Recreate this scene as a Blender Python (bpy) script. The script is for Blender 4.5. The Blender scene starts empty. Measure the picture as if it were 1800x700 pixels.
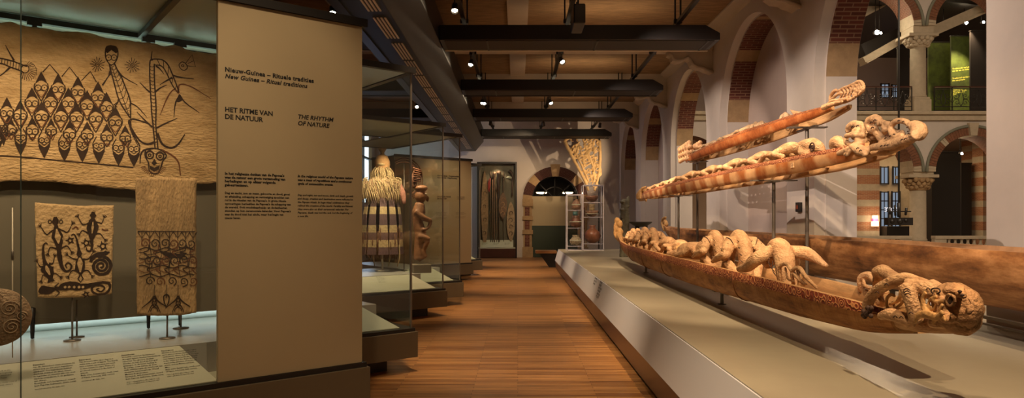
import bpy, bmesh, math, random
from mathutils import Vector, Matrix, noise
random.seed(7)
R = math.radians
PI = math.pi
SC = bpy.context.scene
COL = SC.collection
# ------------------------------------------------------------------ camera, world, exposure
EYE = 1.55
cam_d = bpy.data.cameras.new('camera'); cam = bpy.data.objects.new('camera', cam_d); COL.objects.link(cam)
cam.location = (0, 0, EYE); cam.rotation_euler = (R(90), 0, 0)
cam_d.sensor_width = 36; cam_d.lens = 24; cam_d.clip_end = 200
cam_d.shift_x = -10/1800; cam_d.shift_y = 36/1800
SC.camera = cam
w = bpy.data.worlds.new('world'); SC.world = w; w.use_nodes = True
w.node_tree.nodes['Background'].inputs[0].default_value = (1.0, .72, .45, 1)
w.node_tree.nodes['Background'].inputs[1].default_value = .04
SC.view_settings.view_transform = 'Standard'
SC.view_settings.look = 'None'
SC.view_settings.exposure = 1.35
SC.view_settings.gamma = 1.0
SC.view_settings.use_curve_mapping = False

WARM = (1.0, .72, .44)
def look(o, target):
    d = Vector(target) - Vector(o.location)
    o.rotation_euler = d.to_track_quat('-Z', 'Y').to_euler()
def spot(loc, target, power, ang=40, blend=.5, col=WARM, size=.05):
    l = bpy.data.lights.new('spot_beam', 'SPOT'); l.energy = power; l.color = col
    l.spot_size = R(ang); l.spot_blend = blend; l.shadow_soft_size = size
    o = bpy.data.objects.new('spot_beam', l); COL.objects.link(o); o.location = loc; look(o, target)
    return o
def area(loc, target, power, sx, sy, col=WARM):
    l = bpy.data.lights.new('area_light', 'AREA'); l.energy = power; l.color = col
    l.shape = 'RECTANGLE'; l.size = sx; l.size_y = sy
    o = bpy.data.objects.new('area_light', l); COL.objects.link(o); o.location = loc; look(o, target)
    return o
# gallery lighting: spots on the rails (z 4.7) and in the cases, some added between rails
for x, y, tx, ty, tz, p, a in (
    (1.85, 1.6, 2.3, 4.6, 1.0, 330, 46), (1.85, 4.6, 2.5, 7.2, 1.0, 330, 46), (1.85, 7.8, 2.5, 10.6, 1.0, 330, 46), (1.85, 11.2, 2.5, 14.2, 1.0, 300, 44),  # unseen key spots, added between the rails for crisp canoe shadows
    (.87, 2.2, 2.2, 4.4, 1.0, 150, 44), (.87, 6.2, 2.4, 8.4, .9, 120, 50), (.87, 11.1, 2.4, 13.6, 1.0, 120, 46),
    (.87, 1.2, 2.9, 5.2, 2.2, 150, 30), (.87, 5.0, 2.9, 8.0, 2.1, 150, 34), (.87, 9.0, 3.0, 12.0, 2.2, 130, 34), (.87, 6.0, 3.3, 9.0, 2.7, 120, 34)):
    spot((x, y, 4.7), (tx, ty, tz), p, a, .5, size=.02)
# walkway
for y, p in ((2.5, 170), (6.5, 210), (10.5, 230), (14.5, 260), (18.5, 300), (22.5, 200)): spot((-.93, y, 4.7), (.1, y+1.4, 0), p*1.35, 50, .8)
# far wall, doorway, pots, openwork carving
spot((4.0, 24.6, 3.0), (2.1, 27.4, 4.0), 120, 62, .5, size=.015)
spot((.87, 22.2, 4.7), (-.8, 27.4, 2.4), 150, 55, .6); spot((.87, 17.0, 4.7), (2.0, 20.4, 1.4), 260, 30, .6); spot((.0, 22.5, 4.7), (1.6, 27.6, 2.0), 90, 50, .6)
# arcade
for y in (6.5, 11, 15.5, 20): spot((2.0, y, 4.75), (4.14, y+1.2, 2.4), 85, 100, .9, (1,.80,.66), .2)
spot((-.93, 5.6, 4.7), (4.14, 9.6, 2.2), 420, 34, .5, (1,.80,.66), .02); spot((-.93, 1.6, 4.7), (4.14, 5.6, 2.2), 420, 40, .5, (1,.80,.66), .02); spot((-.93, 10.5, 4.7), (4.14, 14.4, 2.4), 360, 36, .5, (1,.80,.66), .02)
# added unseen upward area lights, stand in for light bounced onto the ceiling
for y in (8.6, 12.9, 17.4, 21.8): area((1.6, y, 4.9), (1.6, y+.3, 6), 3, 2.0, .3)
# daylight through the left hand window, and light in the atrium
area((-5.5, 25.9, 3.8), (-2, 24, 3.0), 10, 2.2, 2.6, (.55,.62,1))
area((12, 14, 11.9), (14, 22, 0), 1000, 10, 12, (1,.80,.58))
area((16, 33, 5.2), (16, 33, 0), 160, 10, 5, (1,.70,.40)); area((16, 34, 10), (16, 33, 6), 90, 10, 5, (1,.72,.42))
# glass case lighting
def caselight(C, lx, ly, z, tx, ty, tz, p, ang=80, col=WARM):
    a, b = Vector((.779,.627,0)), Vector((-.627,.779,0)); C = Vector(C)
    L = C+a*lx+b*ly+Vector((0,0,z)); T = C+a*tx+b*ty+Vector((0,0,tz)); return spot(L, T, p, ang, .8, col, .06)
c1, c3_ = (-1.21, 5.29, 0), (-1.2, 10.98, 0)
for x in (-1.4, -2.2, -3.0): caselight(c1, x, .12, 2.98, x, 1.1, 1.6, 17, 110)
def strip(z, tz, p):
    a, b = Vector((.779,.627,0)), Vector((-.627,.779,0)); L = Vector(c1)-a*2.0+b*1.45+Vector((0,0,z)); T = L+b*.12+Vector((0,0,tz-z))
    o = area(L, T, p, 3.6, .06, (.80,1,.92) if z > 1 else (.92,.95,1)); o.rotation_euler = o.rotation_euler.to_matrix().to_euler(); return o
strip(.72, 1.2, 5); strip(2.9, 2.3, 8)
spot((-.93, 1.5, 4.7), (-2.9, 4.5, 1.2), 70, 50, .8)  # unseen spot added outside the case to brighten cloth and disc
for x in (-.5, -1.2): caselight(c3_, x, .3, 2.98, x, 1.1, 1.2, 62, 90)
caselight((-1.085,6.96,0), -.6, .3, 2.98, -.6, .5, .5, 14, 80); caselight((-1.05,12.4,0), -.5, .3, 2.98, -.5, .6, .5, 22, 80); caselight((-1.05,19,0), -.5, .3, 2.98, -.5, .6, .5, 25, 80)
spot((-.83, 27.45, 3.75), (-.83, 27.7, 1.2), 18, 110, .8)
# walkway side of the tall text panels
spot((-.93, 3.2, 4.7), (-1.65, 4.95, 1.9), 70, 45, .8); spot((-.93, 14.5, 4.7), (-1.7, 17.2, 1.7), 90, 40, .8)


# ------------------------------------------------------------------ helpers
def tag(o, label=None, cat=None, group=None, kind=None):
    if label: o['label'] = label
    if cat: o['category'] = cat
    if group: o['group'] = group
    if kind: o['kind'] = kind
    return o
def thing(name, label, cat, loc=(0, 0, 0), rz=0, group=None):
    o = bpy.data.objects.new(name, None); COL.objects.link(o)
    o.location = loc; o.rotation_euler = (0, 0, rz); o.empty_display_size = .1
    return tag(o, label, cat, group)
class MB:
    def __init__(s, org=(0, 0, 0)):
        s.v = []; s.f = []; s.m = []; s.uv = {}; s.org = Vector(org); s.sm = []
    def add(s, vs, fs, mi=0, smooth=False):
        b = len(s.v); s.v += [Vector(v) for v in vs]
        for f in fs:
            s.f.append([b+i for i in f]); s.m.append(mi); s.sm.append(smooth)
    def box(s, x0, x1, y0, y1, z0, z1, mi=0):
        s.add([(x0,y0,z0),(x1,y0,z0),(x1,y1,z0),(x0,y1,z0),(x0,y0,z1),(x1,y0,z1),(x1,y1,z1),(x0,y1,z1)],
              [(3,2,1,0),(4,5,6,7),(0,1,5,4),(1,2,6,5),(2,3,7,6),(3,0,4,7)], mi)
    def quad(s, a, b, c, d, mi=0): s.add([a,b,c,d], [(0,1,2,3)], mi)
    def prism(s, poly, axis, a, b, mi=0):
        """poly 2D points extruded along axis from a to b. axis 'x': pts (y,z); 'y': (x,z); 'z': (x,y)"""
        def P(p, t):
            return (t,p[0],p[1]) if axis == 'x' else (p[0],t,p[1]) if axis == 'y' else (p[0],p[1],t)
        n = len(poly)
        s.add([P(p,a) for p in poly]+[P(p,b) for p in poly],
              [tuple(range(n)), tuple(range(2*n-1, n-1, -1))]+[(i,i+n,(i+1)%n+n,(i+1)%n) for i in range(n)], mi)
    def tube(s, pts, rad, n=8, mi=0, smooth=True, sub=0, flat=1.0, caps=True):
        pts = [Vector(p) for p in pts]
        if not hasattr(rad, '__len__'): rad = [rad]*len(pts)
        rad = list(rad)
        if sub: pts, rad = spline(pts, rad, sub)
        rings = []; prev = None
        for i, p in enumerate(pts):
            t = (pts[min(i+1,len(pts)-1)] - pts[max(i-1,0)])
            if t.length < 1e-9: t = Vector((0,0,1))
            t.normalize()
            if prev is None:
                up = Vector((0,0,1)) if abs(t.z) < .9 else Vector((1,0,0))
                u = t.cross(up).normalized()
            else:
                u = (prev - t*prev.dot(t))
                u = u.normalized() if u.length > 1e-6 else t.orthogonal().normalized()
            prev = u; v = t.cross(u)
            rings.append([p + (u*math.cos(2*PI*k/n) + v*flat*math.sin(2*PI*k/n))*rad[i] for k in range(n)])
        vs = [q for r in rings for q in r]; fs = []
        for i in range(len(rings)-1):
            for k in range(n):
                fs.append((i*n+k, i*n+(k+1)%n, (i+1)*n+(k+1)%n, (i+1)*n+k))
        if caps:
            vs += [pts[0] - (pts[1]-pts[0]).normalized()*rad[0]*.5, pts[-1] + (pts[-1]-pts[-2]).normalized()*rad[-1]*.5]
            a = len(vs)-2; L = (len(rings)-1)*n
            for k in range(n):
                fs.append((a, (k+1)%n, k)); fs.append((a+1, L+k, L+(k+1)%n))
        s.add(vs, fs, mi, smooth)
    def lathe(s, prof, c=(0,0,0), n=24, mi=0, smooth=True):
        c = Vector(c); vs = []; fs = []
        for r, z in prof:
            for k in range(n): vs.append(c+Vector((r*math.cos(2*PI*k/n), r*math.sin(2*PI*k/n), z)))
        for i in range(len(prof)-1):
            for k in range(n): fs.append((i*n+k, i*n+(k+1)%n, (i+1)*n+(k+1)%n, (i+1)*n+k))
        fs.append(tuple(range(n-1,-1,-1))); fs.append(tuple(range((len(prof)-1)*n, len(prof)*n)))
        s.add(vs, fs, mi, smooth)
    def ell(s, c, r, rot=None, n=14, m=8, mi=0):
        c = Vector(c); vs = [c+ (rot@Vector((0,0,r[2])) if rot else Vector((0,0,r[2])))]; fs = []
        for i in range(1, m):
            th = PI*i/m
            for k in range(n):
                p = Vector((r[0]*math.sin(th)*math.cos(2*PI*k/n), r[1]*math.sin(th)*math.sin(2*PI*k/n), r[2]*math.cos(th)))
                vs.append(c+(rot@p if rot else p))
        vs.append(c-(rot@Vector((0,0,r[2])) if rot else Vector((0,0,r[2]))))
        for k in range(n):
            fs.append((0, 1+k, 1+(k+1)%n))
            fs.append((len(vs)-1, 1+(m-2)*n+(k+1)%n, 1+(m-2)*n+k))
        for i in range(m-2):
            for k in range(n):
                fs.append((1+i*n+k, 1+(i+1)*n+k, 1+(i+1)*n+(k+1)%n, 1+i*n+(k+1)%n))
        s.add(vs, fs, mi, True)
    def mesh(s, name, mats):
        me = bpy.data.meshes.new(name)
        me.from_pydata([v - s.org for v in s.v], [], s.f)
        for m in mats: me.materials.append(m)
        for p, mi, sm in zip(me.polygons, s.m, s.sm): p.material_index = mi; p.use_smooth = sm
        if s.uv:
            l = me.uv_layers.new(name='UVMap')
            for p in me.polygons:
                for li, vi in zip(p.loop_indices, p.vertices):
                    l.data[li].uv = s.uv.get(vi, (0,0))
        me.update(); return me
    def build(s, name, mats, parent=None, bevel=0, fixn=False, loc=None, kind=None, label=None, cat=None, group=None):
        if not isinstance(mats, (list, tuple)): mats = [mats]
        me = s.mesh(name, mats)
        if fixn:
            bm = bmesh.new(); bm.from_mesh(me); bmesh.ops.recalc_face_normals(bm, faces=bm.faces); bm.to_mesh(me); bm.free()
        o = bpy.data.objects.new(name, me); COL.objects.link(o)
        if parent: o.parent = parent
        if loc is not None: o.location = loc
        if bevel:
            b = o.modifiers.new('bevel', 'BEVEL'); b.width = bevel; b.segments = 2; b.limit_method = 'ANGLE'
        return tag(o, label, cat, group, kind)
    def carve(s, name, mat_, parent=None, voxel=.012, smooth=2, loc=None, rough=0, **k):
        me = s.mesh(name, [mat_])
        for p in me.polygons: p.use_smooth = True
        o = bpy.data.objects.new(name, me); COL.objects.link(o)
        r = o.modifiers.new('merge', 'REMESH'); r.mode = 'VOXEL'; r.voxel_size = voxel; r.use_smooth_shade = True
        if smooth:
            q = o.modifiers.new('smooth', 'SMOOTH'); q.iterations = smooth; q.factor = .5
        if rough:
            tx = bpy.data.textures.get('chisel') or bpy.data.textures.new('chisel', 'CLOUDS'); tx.noise_scale = .045
            q = o.modifiers.new('chisel', 'DISPLACE'); q.texture = tx; q.strength = rough*2; q.texture_coords = 'LOCAL'
        if parent: o.parent = parent
        if loc is not None: o.location = loc
        return tag(o, **k)
def spline(pts, rad, sub):
    P = [pts[0]*2-pts[1]] + pts + [pts[-1]*2-pts[-2]]; out = []; ro = []
    for i in range(1, len(P)-2):
        for j in range(sub):
            t = j/sub
            a, b, c, d = P[i-1], P[i], P[i+1], P[i+2]
            out.append(.5*((2*b)+(c-a)*t+(2*a-5*b+4*c-d)*t*t+(3*b-a-3*c+d)*t**3))
            ro.append(rad[i-1]*(1-t)+rad[i]*t)
    out.append(pts[-1]); ro.append(rad[-1]); return out, ro
def copy_tree(o, parent=None):
    c = o.copy(); COL.objects.link(c)
    if parent: c.parent = parent
    for ch in [x for x in list(COL.objects) if x.parent is o]: copy_tree(ch, c)
    return c

# ------------------------------------------------------------------ materials
def node_mat(name):
    m = bpy.data.materials.new(name); m.use_nodes = True
    nt = m.node_tree; return m, nt, nt.nodes['Principled BSDF']
def mat(name, col, rough=.6, metal=0, var=.0, scale=6, bump=0, bscale=40, stretch=(1,1,1), spec=.5, col2=None, emit=None, estr=0):
    m, nt, b = node_mat(name)
    b.inputs['Base Color'].default_value = (*col, 1); b.inputs['Roughness'].default_value = rough
    b.inputs['Metallic'].default_value = metal; b.inputs['Specular IOR Level'].default_value = spec
    if emit: b.inputs['Emission Color'].default_value = (*emit, 1); b.inputs['Emission Strength'].default_value = estr
    if var or bump:
        tc = nt.nodes.new('ShaderNodeTexCoord'); mp = nt.nodes.new('ShaderNodeMapping'); mp.inputs['Scale'].default_value = stretch
        nt.links.new(tc.outputs['Object'], mp.inputs[0])
    if var:
        n = nt.nodes.new('ShaderNodeTexNoise'); n.inputs['Scale'].default_value = scale; n.inputs['Detail'].default_value = 6; n.inputs['Roughness'].default_value = .65
        r = nt.nodes.new('ShaderNodeValToRGB'); r.color_ramp.elements[0].position = .33; r.color_ramp.elements[1].position = .67
        c2 = col2 or tuple(c*(1-var) for c in col)
        r.color_ramp.elements[0].color = (*c2, 1); r.color_ramp.elements[1].color = (*[min(1, c*(1+var*.35)) for c in col], 1)
        nt.links.new(mp.outputs[0], n.inputs['Vector']); nt.links.new(n.outputs['Fac'], r.inputs[0]); nt.links.new(r.outputs[0], b.inputs['Base Color'])
    if bump:
        n2 = nt.nodes.new('ShaderNodeTexNoise'); n2.inputs['Scale'].default_value = bscale; n2.inputs['Detail'].default_value = 5
        bp = nt.nodes.new('ShaderNodeBump'); bp.inputs['Strength'].default_value = bump; bp.inputs['Distance'].default_value = .02
        nt.links.new(mp.outputs[0], n2.inputs['Vector']); nt.links.new(n2.outputs['Fac'], bp.inputs['Height']); nt.links.new(bp.outputs[0], b.inputs['Normal'])
    return m
def glass_mat(name, tint=(.93,.97,.95), refl=.12):
    m = bpy.data.materials.new(name); m.use_nodes = True; nt = m.node_tree; nt.nodes.clear()
    o = nt.nodes.new('ShaderNodeOutputMaterial'); t = nt.nodes.new('ShaderNodeBsdfTransparent'); g = nt.nodes.new('ShaderNodeBsdfGlossy')
    g.inputs['Roughness'].default_value = .0; t.inputs[0].default_value = (*tint, 1); g.inputs[0].default_value = (.9,.95,1,1)
    lw = nt.nodes.new('ShaderNodeLayerWeight'); lw.inputs[0].default_value = .5
    pw_ = nt.nodes.new('ShaderNodeMath'); pw_.operation = 'POWER'; pw_.inputs[1].default_value = 4.0; nt.links.new(lw.outputs['Facing'], pw_.inputs[0])
    f = nt.nodes.new('ShaderNodeMath'); f.operation = 'MULTIPLY_ADD'; f.inputs[1].default_value = .75; f.inputs[2].default_value = .05; nt.links.new(pw_.outputs[0], f.inputs[0])
    mx = nt.nodes.new('ShaderNodeMixShader')
    nt.links.new(f.outputs[0], mx.inputs[0]); nt.links.new(t.outputs[0], mx.inputs[1]); nt.links.new(g.outputs[0], mx.inputs[2]); nt.links.new(mx.outputs[0], o.inputs[0])
    return m
def emis(name, col, s):
    m = bpy.data.materials.new(name); m.use_nodes = True; nt = m.node_tree; nt.nodes.clear()
    o = nt.nodes.new('ShaderNodeOutputMaterial'); e = nt.nodes.new('ShaderNodeEmission'); e.inputs[0].default_value = (*col,1); e.inputs[1].default_value = s
    nt.links.new(e.outputs[0], o.inputs[0]); return m
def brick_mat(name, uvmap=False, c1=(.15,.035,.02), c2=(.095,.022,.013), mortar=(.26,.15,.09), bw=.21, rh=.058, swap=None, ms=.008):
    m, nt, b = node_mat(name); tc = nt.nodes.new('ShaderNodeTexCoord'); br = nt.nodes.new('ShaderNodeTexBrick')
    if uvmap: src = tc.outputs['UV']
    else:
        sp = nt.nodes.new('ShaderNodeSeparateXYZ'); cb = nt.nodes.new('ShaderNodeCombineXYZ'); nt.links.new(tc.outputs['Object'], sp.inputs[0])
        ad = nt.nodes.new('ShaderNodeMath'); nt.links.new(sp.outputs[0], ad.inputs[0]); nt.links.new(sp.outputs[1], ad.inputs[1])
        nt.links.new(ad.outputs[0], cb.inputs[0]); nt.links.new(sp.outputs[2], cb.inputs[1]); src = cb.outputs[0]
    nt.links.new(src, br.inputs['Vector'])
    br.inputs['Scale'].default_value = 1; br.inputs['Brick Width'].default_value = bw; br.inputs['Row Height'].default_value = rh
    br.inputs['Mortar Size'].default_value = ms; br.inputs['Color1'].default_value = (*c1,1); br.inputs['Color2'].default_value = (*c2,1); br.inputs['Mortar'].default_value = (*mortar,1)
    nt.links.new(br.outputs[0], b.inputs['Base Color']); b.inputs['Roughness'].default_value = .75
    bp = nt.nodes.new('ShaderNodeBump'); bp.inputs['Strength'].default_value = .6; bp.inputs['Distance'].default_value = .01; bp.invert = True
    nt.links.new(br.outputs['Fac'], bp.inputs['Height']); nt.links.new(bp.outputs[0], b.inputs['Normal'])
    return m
def floor_mat():
    m, nt, b = node_mat('strip_parquet'); N = nt.nodes; L = nt.links
    tc = N.new('ShaderNodeTexCoord'); br = N.new('ShaderNodeTexBrick'); L.new(tc.outputs['Object'], br.inputs['Vector'])
    br.offset = .37; br.offset_frequency = 2
    for k, v in (('Scale',1),('Brick Width',1.1),('Row Height',.058),('Mortar Size',.0018),('Bias',0)): br.inputs[k].default_value = v
    br.inputs['Color1'].default_value = (.56,.29,.105,1); br.inputs['Color2'].default_value = (.27,.115,.038,1); br.inputs['Mortar'].default_value = (.07,.025,.01,1)
    mp = N.new('ShaderNodeMapping'); mp.inputs['Scale'].default_value = (1.2, 22, 1); L.new(tc.outputs['Object'], mp.inputs[0])
    n = N.new('ShaderNodeTexNoise'); n.inputs['Scale'].default_value = 1.6; n.inputs['Detail'].default_value = 7; n.inputs['Roughness'].default_value = .7; L.new(mp.outputs[0], n.inputs['Vector'])
    r = N.new('ShaderNodeValToRGB'); r.color_ramp.elements[0].position = .3; r.color_ramp.elements[1].position = .72
    r.color_ramp.elements[0].color = (.45,.4,.36,1); r.color_ramp.elements[1].color = (1.25,1.2,1.1,1); L.new(n.outputs['Fac'], r.inputs[0])
    mx = N.new('ShaderNodeMix'); mx.data_type = 'RGBA'; mx.blend_type = 'MULTIPLY'; mx.inputs[0].default_value = 1
    L.new(br.outputs[0], mx.inputs[6]); L.new(r.outputs[0], mx.inputs[7]); L.new(mx.outputs[2], b.inputs['Base Color'])
    b.inputs['Roughness'].default_value = .38
    bp = N.new('ShaderNodeBump'); bp.inputs['Strength'].default_value = .25; bp.inputs['Distance'].default_value = .004; L.new(n.outputs['Fac'], bp.inputs['Height']); L.new(bp.outputs[0], b.inputs['Normal'])
    return m
def hull_mat(name, base, dark, pale, band, bandv=.3, ringk=26, stripes=0, grain=.6, bandcol=None, scl=(1.5,.5), wide=.17):
    """UV: u metres along the hull, v 0 at rim .. 1 at keel"""
    m, nt, b = node_mat(name); N = nt.nodes; L = nt.links
    tc = N.new('ShaderNodeTexCoord'); sp = N.new('ShaderNodeSeparateXYZ'); L.new(tc.outputs['UV'], sp.inputs[0])
    mp = N.new('ShaderNodeMapping'); mp.inputs['Scale'].default_value = (scl[0], scl[1], 1); L.new(tc.outputs['UV'], mp.inputs[0])
    n = N.new('ShaderNodeTexNoise'); n.inputs['Scale'].default_value = 2.6; n.inputs['Detail'].default_value = 8; n.inputs['Roughness'].default_value = .7; L.new(mp.outputs[0], n.inputs['Vector'])
    r = N.new('ShaderNodeValToRGB'); e = r.color_ramp.elements; e[0].position = .5-wide; e[0].color = (*dark,1); e[1].position = .5+wide; e[1].color = (*pale,1)
    q = e.new(.5); q.color = (*base,1); L.new(n.outputs['Fac'], r.inputs[0]); out = r.outputs[0]
    # fine vertical adze grain
    mp2 = N.new('ShaderNodeMapping'); mp2.inputs['Scale'].default_value = (60, 1.5, 1); L.new(tc.outputs['UV'], mp2.inputs[0])
    n2 = N.new('ShaderNodeTexNoise'); n2.inputs['Scale'].default_value = 1.2; n2.inputs['Detail'].default_value = 4;  L.new(mp2.outputs[0], n2.inputs['Vector'])
    r2 = N.new('ShaderNodeValToRGB'); r2.color_ramp.elements[0].position = .3; r2.color_ramp.elements[0].color = (.62,.55,.5,1); r2.color_ramp.elements[1].position = .65; r2.color_ramp.elements[1].color = (1.1,1.1,1.1,1); L.new(n2.outputs['Fac'], r2.inputs[0])
    mx = N.new('ShaderNodeMix'); mx.data_type='RGBA'; mx.blend_type='MULTIPLY'; mx.inputs[0].default_value = grain; L.new(out, mx.inputs[6]); L.new(r2.outputs[0], mx.inputs[7]); out = mx.outputs[2]
    if stripes:
        wv = N.new('ShaderNodeTexWave'); wv.wave_type = 'BANDS'; wv.bands_direction = 'X'; wv.inputs['Scale'].default_value = stripes; wv.inputs['Distortion'].default_value = 3; wv.inputs['Detail'].default_value = 3
        L.new(tc.outputs['UV'], wv.inputs['Vector'])
        r3 = N.new('ShaderNodeValToRGB'); r3.color_ramp.elements[0].position = .3; r3.color_ramp.elements[0].color = (*dark,1); r3.color_ramp.elements[1].position = .75; r3.color_ramp.elements[1].color = (*pale,1); L.new(wv.outputs[0], r3.inputs[0])
        mx3 = N.new('ShaderNodeMix'); mx3.data_type='RGBA'; mx3.inputs[0].default_value = .55; L.new(out, mx3.inputs[6]); L.new(r3.outputs[0], mx3.inputs[7]); out = mx3.outputs[2]
    if band:
        mp3 = N.new('ShaderNodeMapping'); mp3.inputs['Scale'].default_value = (14, 14*.45, 1); L.new(tc.outputs['UV'], mp3.inputs[0])
        vo = N.new('ShaderNodeTexVoronoi'); vo.inputs['Scale'].default_value = 1; vo.inputs['Randomness'].default_value = .7; L.new(mp3.outputs[0], vo.inputs['Vector'])
        mm = N.new('ShaderNodeMath'); mm.operation = 'MULTIPLY'; mm.inputs[1].default_value = ringk; L.new(vo.outputs['Distance'], mm.inputs[0])
        sn = N.new('ShaderNodeMath'); sn.operation = 'SINE'; L.new(mm.outputs[0], sn.inputs[0])
        r4 = N.new('ShaderNodeValToRGB'); r4.color_ramp.elements[0].position = .35; r4.color_ramp.elements[0].color = (*band,1); r4.color_ramp.elements[1].position = .6; r4.color_ramp.elements[1].color = (*(bandcol or base),1); L.new(sn.outputs[0], r4.inputs[0])
        # wavy lower border of the band
        ad = N.new('ShaderNodeMath'); ad.operation = 'MULTIPLY_ADD'; ad.inputs[1].default_value = .12; L.new(n.outputs['Fac'], ad.inputs[0]); L.new(sp.outputs[1], ad.inputs[2])
        lt = N.new('ShaderNodeMath'); lt.operation = 'LESS_THAN'; lt.inputs[1].default_value = bandv+.06; L.new(ad.outputs[0], lt.inputs[0])
        mx4 = N.new('ShaderNodeMix'); mx4.data_type='RGBA'; L.new(lt.outputs[0], mx4.inputs[0]); L.new(out, mx4.inputs[6]); L.new(r4.outputs[0], mx4.inputs[7]); out = mx4.outputs[2]
        bp = N.new('ShaderNodeBump'); bp.inputs['Strength'].default_value = .5; bp.inputs['Distance'].default_value = .006
        mu = N.new('ShaderNodeMath'); mu.operation = 'MULTIPLY'; L.new(sn.outputs[0], mu.inputs[0]); L.new(lt.outputs[0], mu.inputs[1])
        L.new(mu.outputs[0], bp.inputs['Height']); L.new(bp.outputs[0], b.inputs['Normal'])
    L.new(out, b.inputs['Base Color']); b.inputs['Roughness'].default_value = .62; b.inputs['Specular IOR Level'].default_value = .3
    return m
M = {}
M['floor'] = floor_mat()
M['plaster'] = mat('wall_plaster', (.60,.53,.47), .85, var=.08, scale=1.2, bump=.05, bscale=14)
M['plaster_mauve'] = mat('mauve_plaster', (.46,.36,.31), .85, var=.06, scale=1.5)
M['ceiling'] = mat('woodwool_board', (.30,.18,.085), .9, var=.35, scale=9, bump=.5, bscale=30, stretch=(.35,1.6,1))
M['beamplaster'] = mat('cream_beam_paint', (.50,.42,.33), .8, var=.06, scale=2)
M['stone'] = mat('sandstone', (.40,.26,.13), .85, var=.22, scale=5, bump=.2)
M['palestone'] = mat('pale_limestone', (.50,.41,.29), .8, var=.15, scale=4, bump=.2)
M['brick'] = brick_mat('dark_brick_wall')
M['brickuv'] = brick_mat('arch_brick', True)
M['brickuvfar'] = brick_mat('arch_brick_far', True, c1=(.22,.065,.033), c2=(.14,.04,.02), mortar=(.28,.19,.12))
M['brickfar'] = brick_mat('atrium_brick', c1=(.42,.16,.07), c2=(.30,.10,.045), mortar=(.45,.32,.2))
M['black'] = mat('black_steel', (.012,.010,.009), .42)
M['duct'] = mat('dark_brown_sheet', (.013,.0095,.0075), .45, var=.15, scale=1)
M['duct2'] = mat('dark_beam_enamel', (.013,.010,.009), .4)
M['grille'] = mat('grille_mesh', (.028,.021,.017), .6, var=.3, scale=60)
M['slat'] = mat('aluminium_slats', (.75,.66,.52), .5)
M['basebox'] = mat('khaki_lacquer', (.125,.095,.055), .45)
M['panel'] = mat('tan_panel', (.43,.345,.205), .65, var=.03, scale=1)
M['greyback'] = mat('grey_green_back', (.17,.145,.10), .6)
M['deck'] = mat('grey_deck', (.42,.40,.36), .28)
M['roof'] = mat('frosted_roof', (.40,.44,.37), .5, var=.08, scale=1.2)
M['label'] = mat('label_board', (.50,.49,.36), .5)
M['teal'] = mat('pale_lit_wall', (.62,.74,.68), .7)
M['ink'] = mat('black_print', (.01,.009,.008), .7)
M['steel'] = mat('grey_post', (.20,.17,.14), .38, .6)
M['platform'] = mat('polished_screed', (.32,.285,.205), .36, var=.10, scale=1.6, col2=(.30,.26,.19))
M['white'] = mat('white_lip', (.62,.62,.66), .35)
M['mahog'] = mat('dark_mahogany', (.075,.028,.018), .3, var=.2, scale=3, stretch=(1,.2,1))
M['glass'] = glass_mat('case_glass')
M['edge'] = mat('glass_edge', (.10,.14,.13), .15)
M['acryl'] = glass_mat('acrylic', (.93,.94,.97))
M['wood'] = mat('pale_carved_wood', (.60,.37,.19), .72, var=.42, scale=11, bump=.8, bscale=55, stretch=(1.5,.6,1.5), col2=(.40,.20,.085))
M['wood2'] = mat('grey_carved_wood', (.46,.30,.17), .75, var=.4, scale=12, bump=.4, bscale=50)
M['wood3'] = mat('ochre_carved_wood', (.60,.33,.12), .7, var=.35, scale=16, bump=.4, bscale=50)
M['groove'] = mat('dark_groove', (.05,.022,.012), .8)
M['redpaint'] = mat('red_ochre', (.33,.07,.025), .8, var=.3, scale=20)
M['bark'] = mat('barkcloth', (.66,.44,.22), .92, var=.38, scale=3.2, bump=1, bscale=26, stretch=(1,1,2.6), col2=(.44,.27,.11))
M['bark2'] = mat('barkcloth_light', (.66,.44,.22), .92, var=.2, scale=7, bump=.7, bscale=40)
M['bark3'] = mat('barkcloth_dark', (.52,.33,.16), .92, var=.4, scale=4, bump=.7, bscale=40, stretch=(2,1,.6))
M['soot'] = mat('soot_paint', (.045,.022,.012), .9, var=.5, scale=18)
M['rust'] = mat('rust_paint', (.17,.062,.024), .9, var=.3, scale=18)
M['lampglow'] = emis('lamp_glow', (1,.78,.5), 60)
M['lampsoft'] = emis('lamp_soft', (1,.72,.42), 4)
M['skyglow'] = emis('daylight_pane', (.72,.84,1), 1.1)
M['fibre'] = mat('raffia', (.50,.36,.19), .9, var=.4, scale=30)
M['fibred'] = mat('dark_raffia', (.16,.07,.035), .9, var=.4, scale=30)
M['clay'] = mat('pot_clay', (.17,.07,.035), .5, var=.5, scale=9)
M['clay2'] = mat('painted_pot', (.30,.16,.09), .6, var=.6, scale=14)

# ================================================================== THE SETTING
XW = 4.14; ZC = 5.58; YB = 27.8; PLZ = .636
def struct(mb, name, mats, **k):
    return mb.build(name, mats, kind='structure', **k)
m = MB(); m.box(-5.8, 4.72, -4, 29.5, -.2, 0); struct(m, 'floor', M['floor'])
m = MB(); m.box(-5.8, 4.14, -4, YB, ZC, ZC+.2); struct(m, 'ceiling', M['ceiling'])
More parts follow.
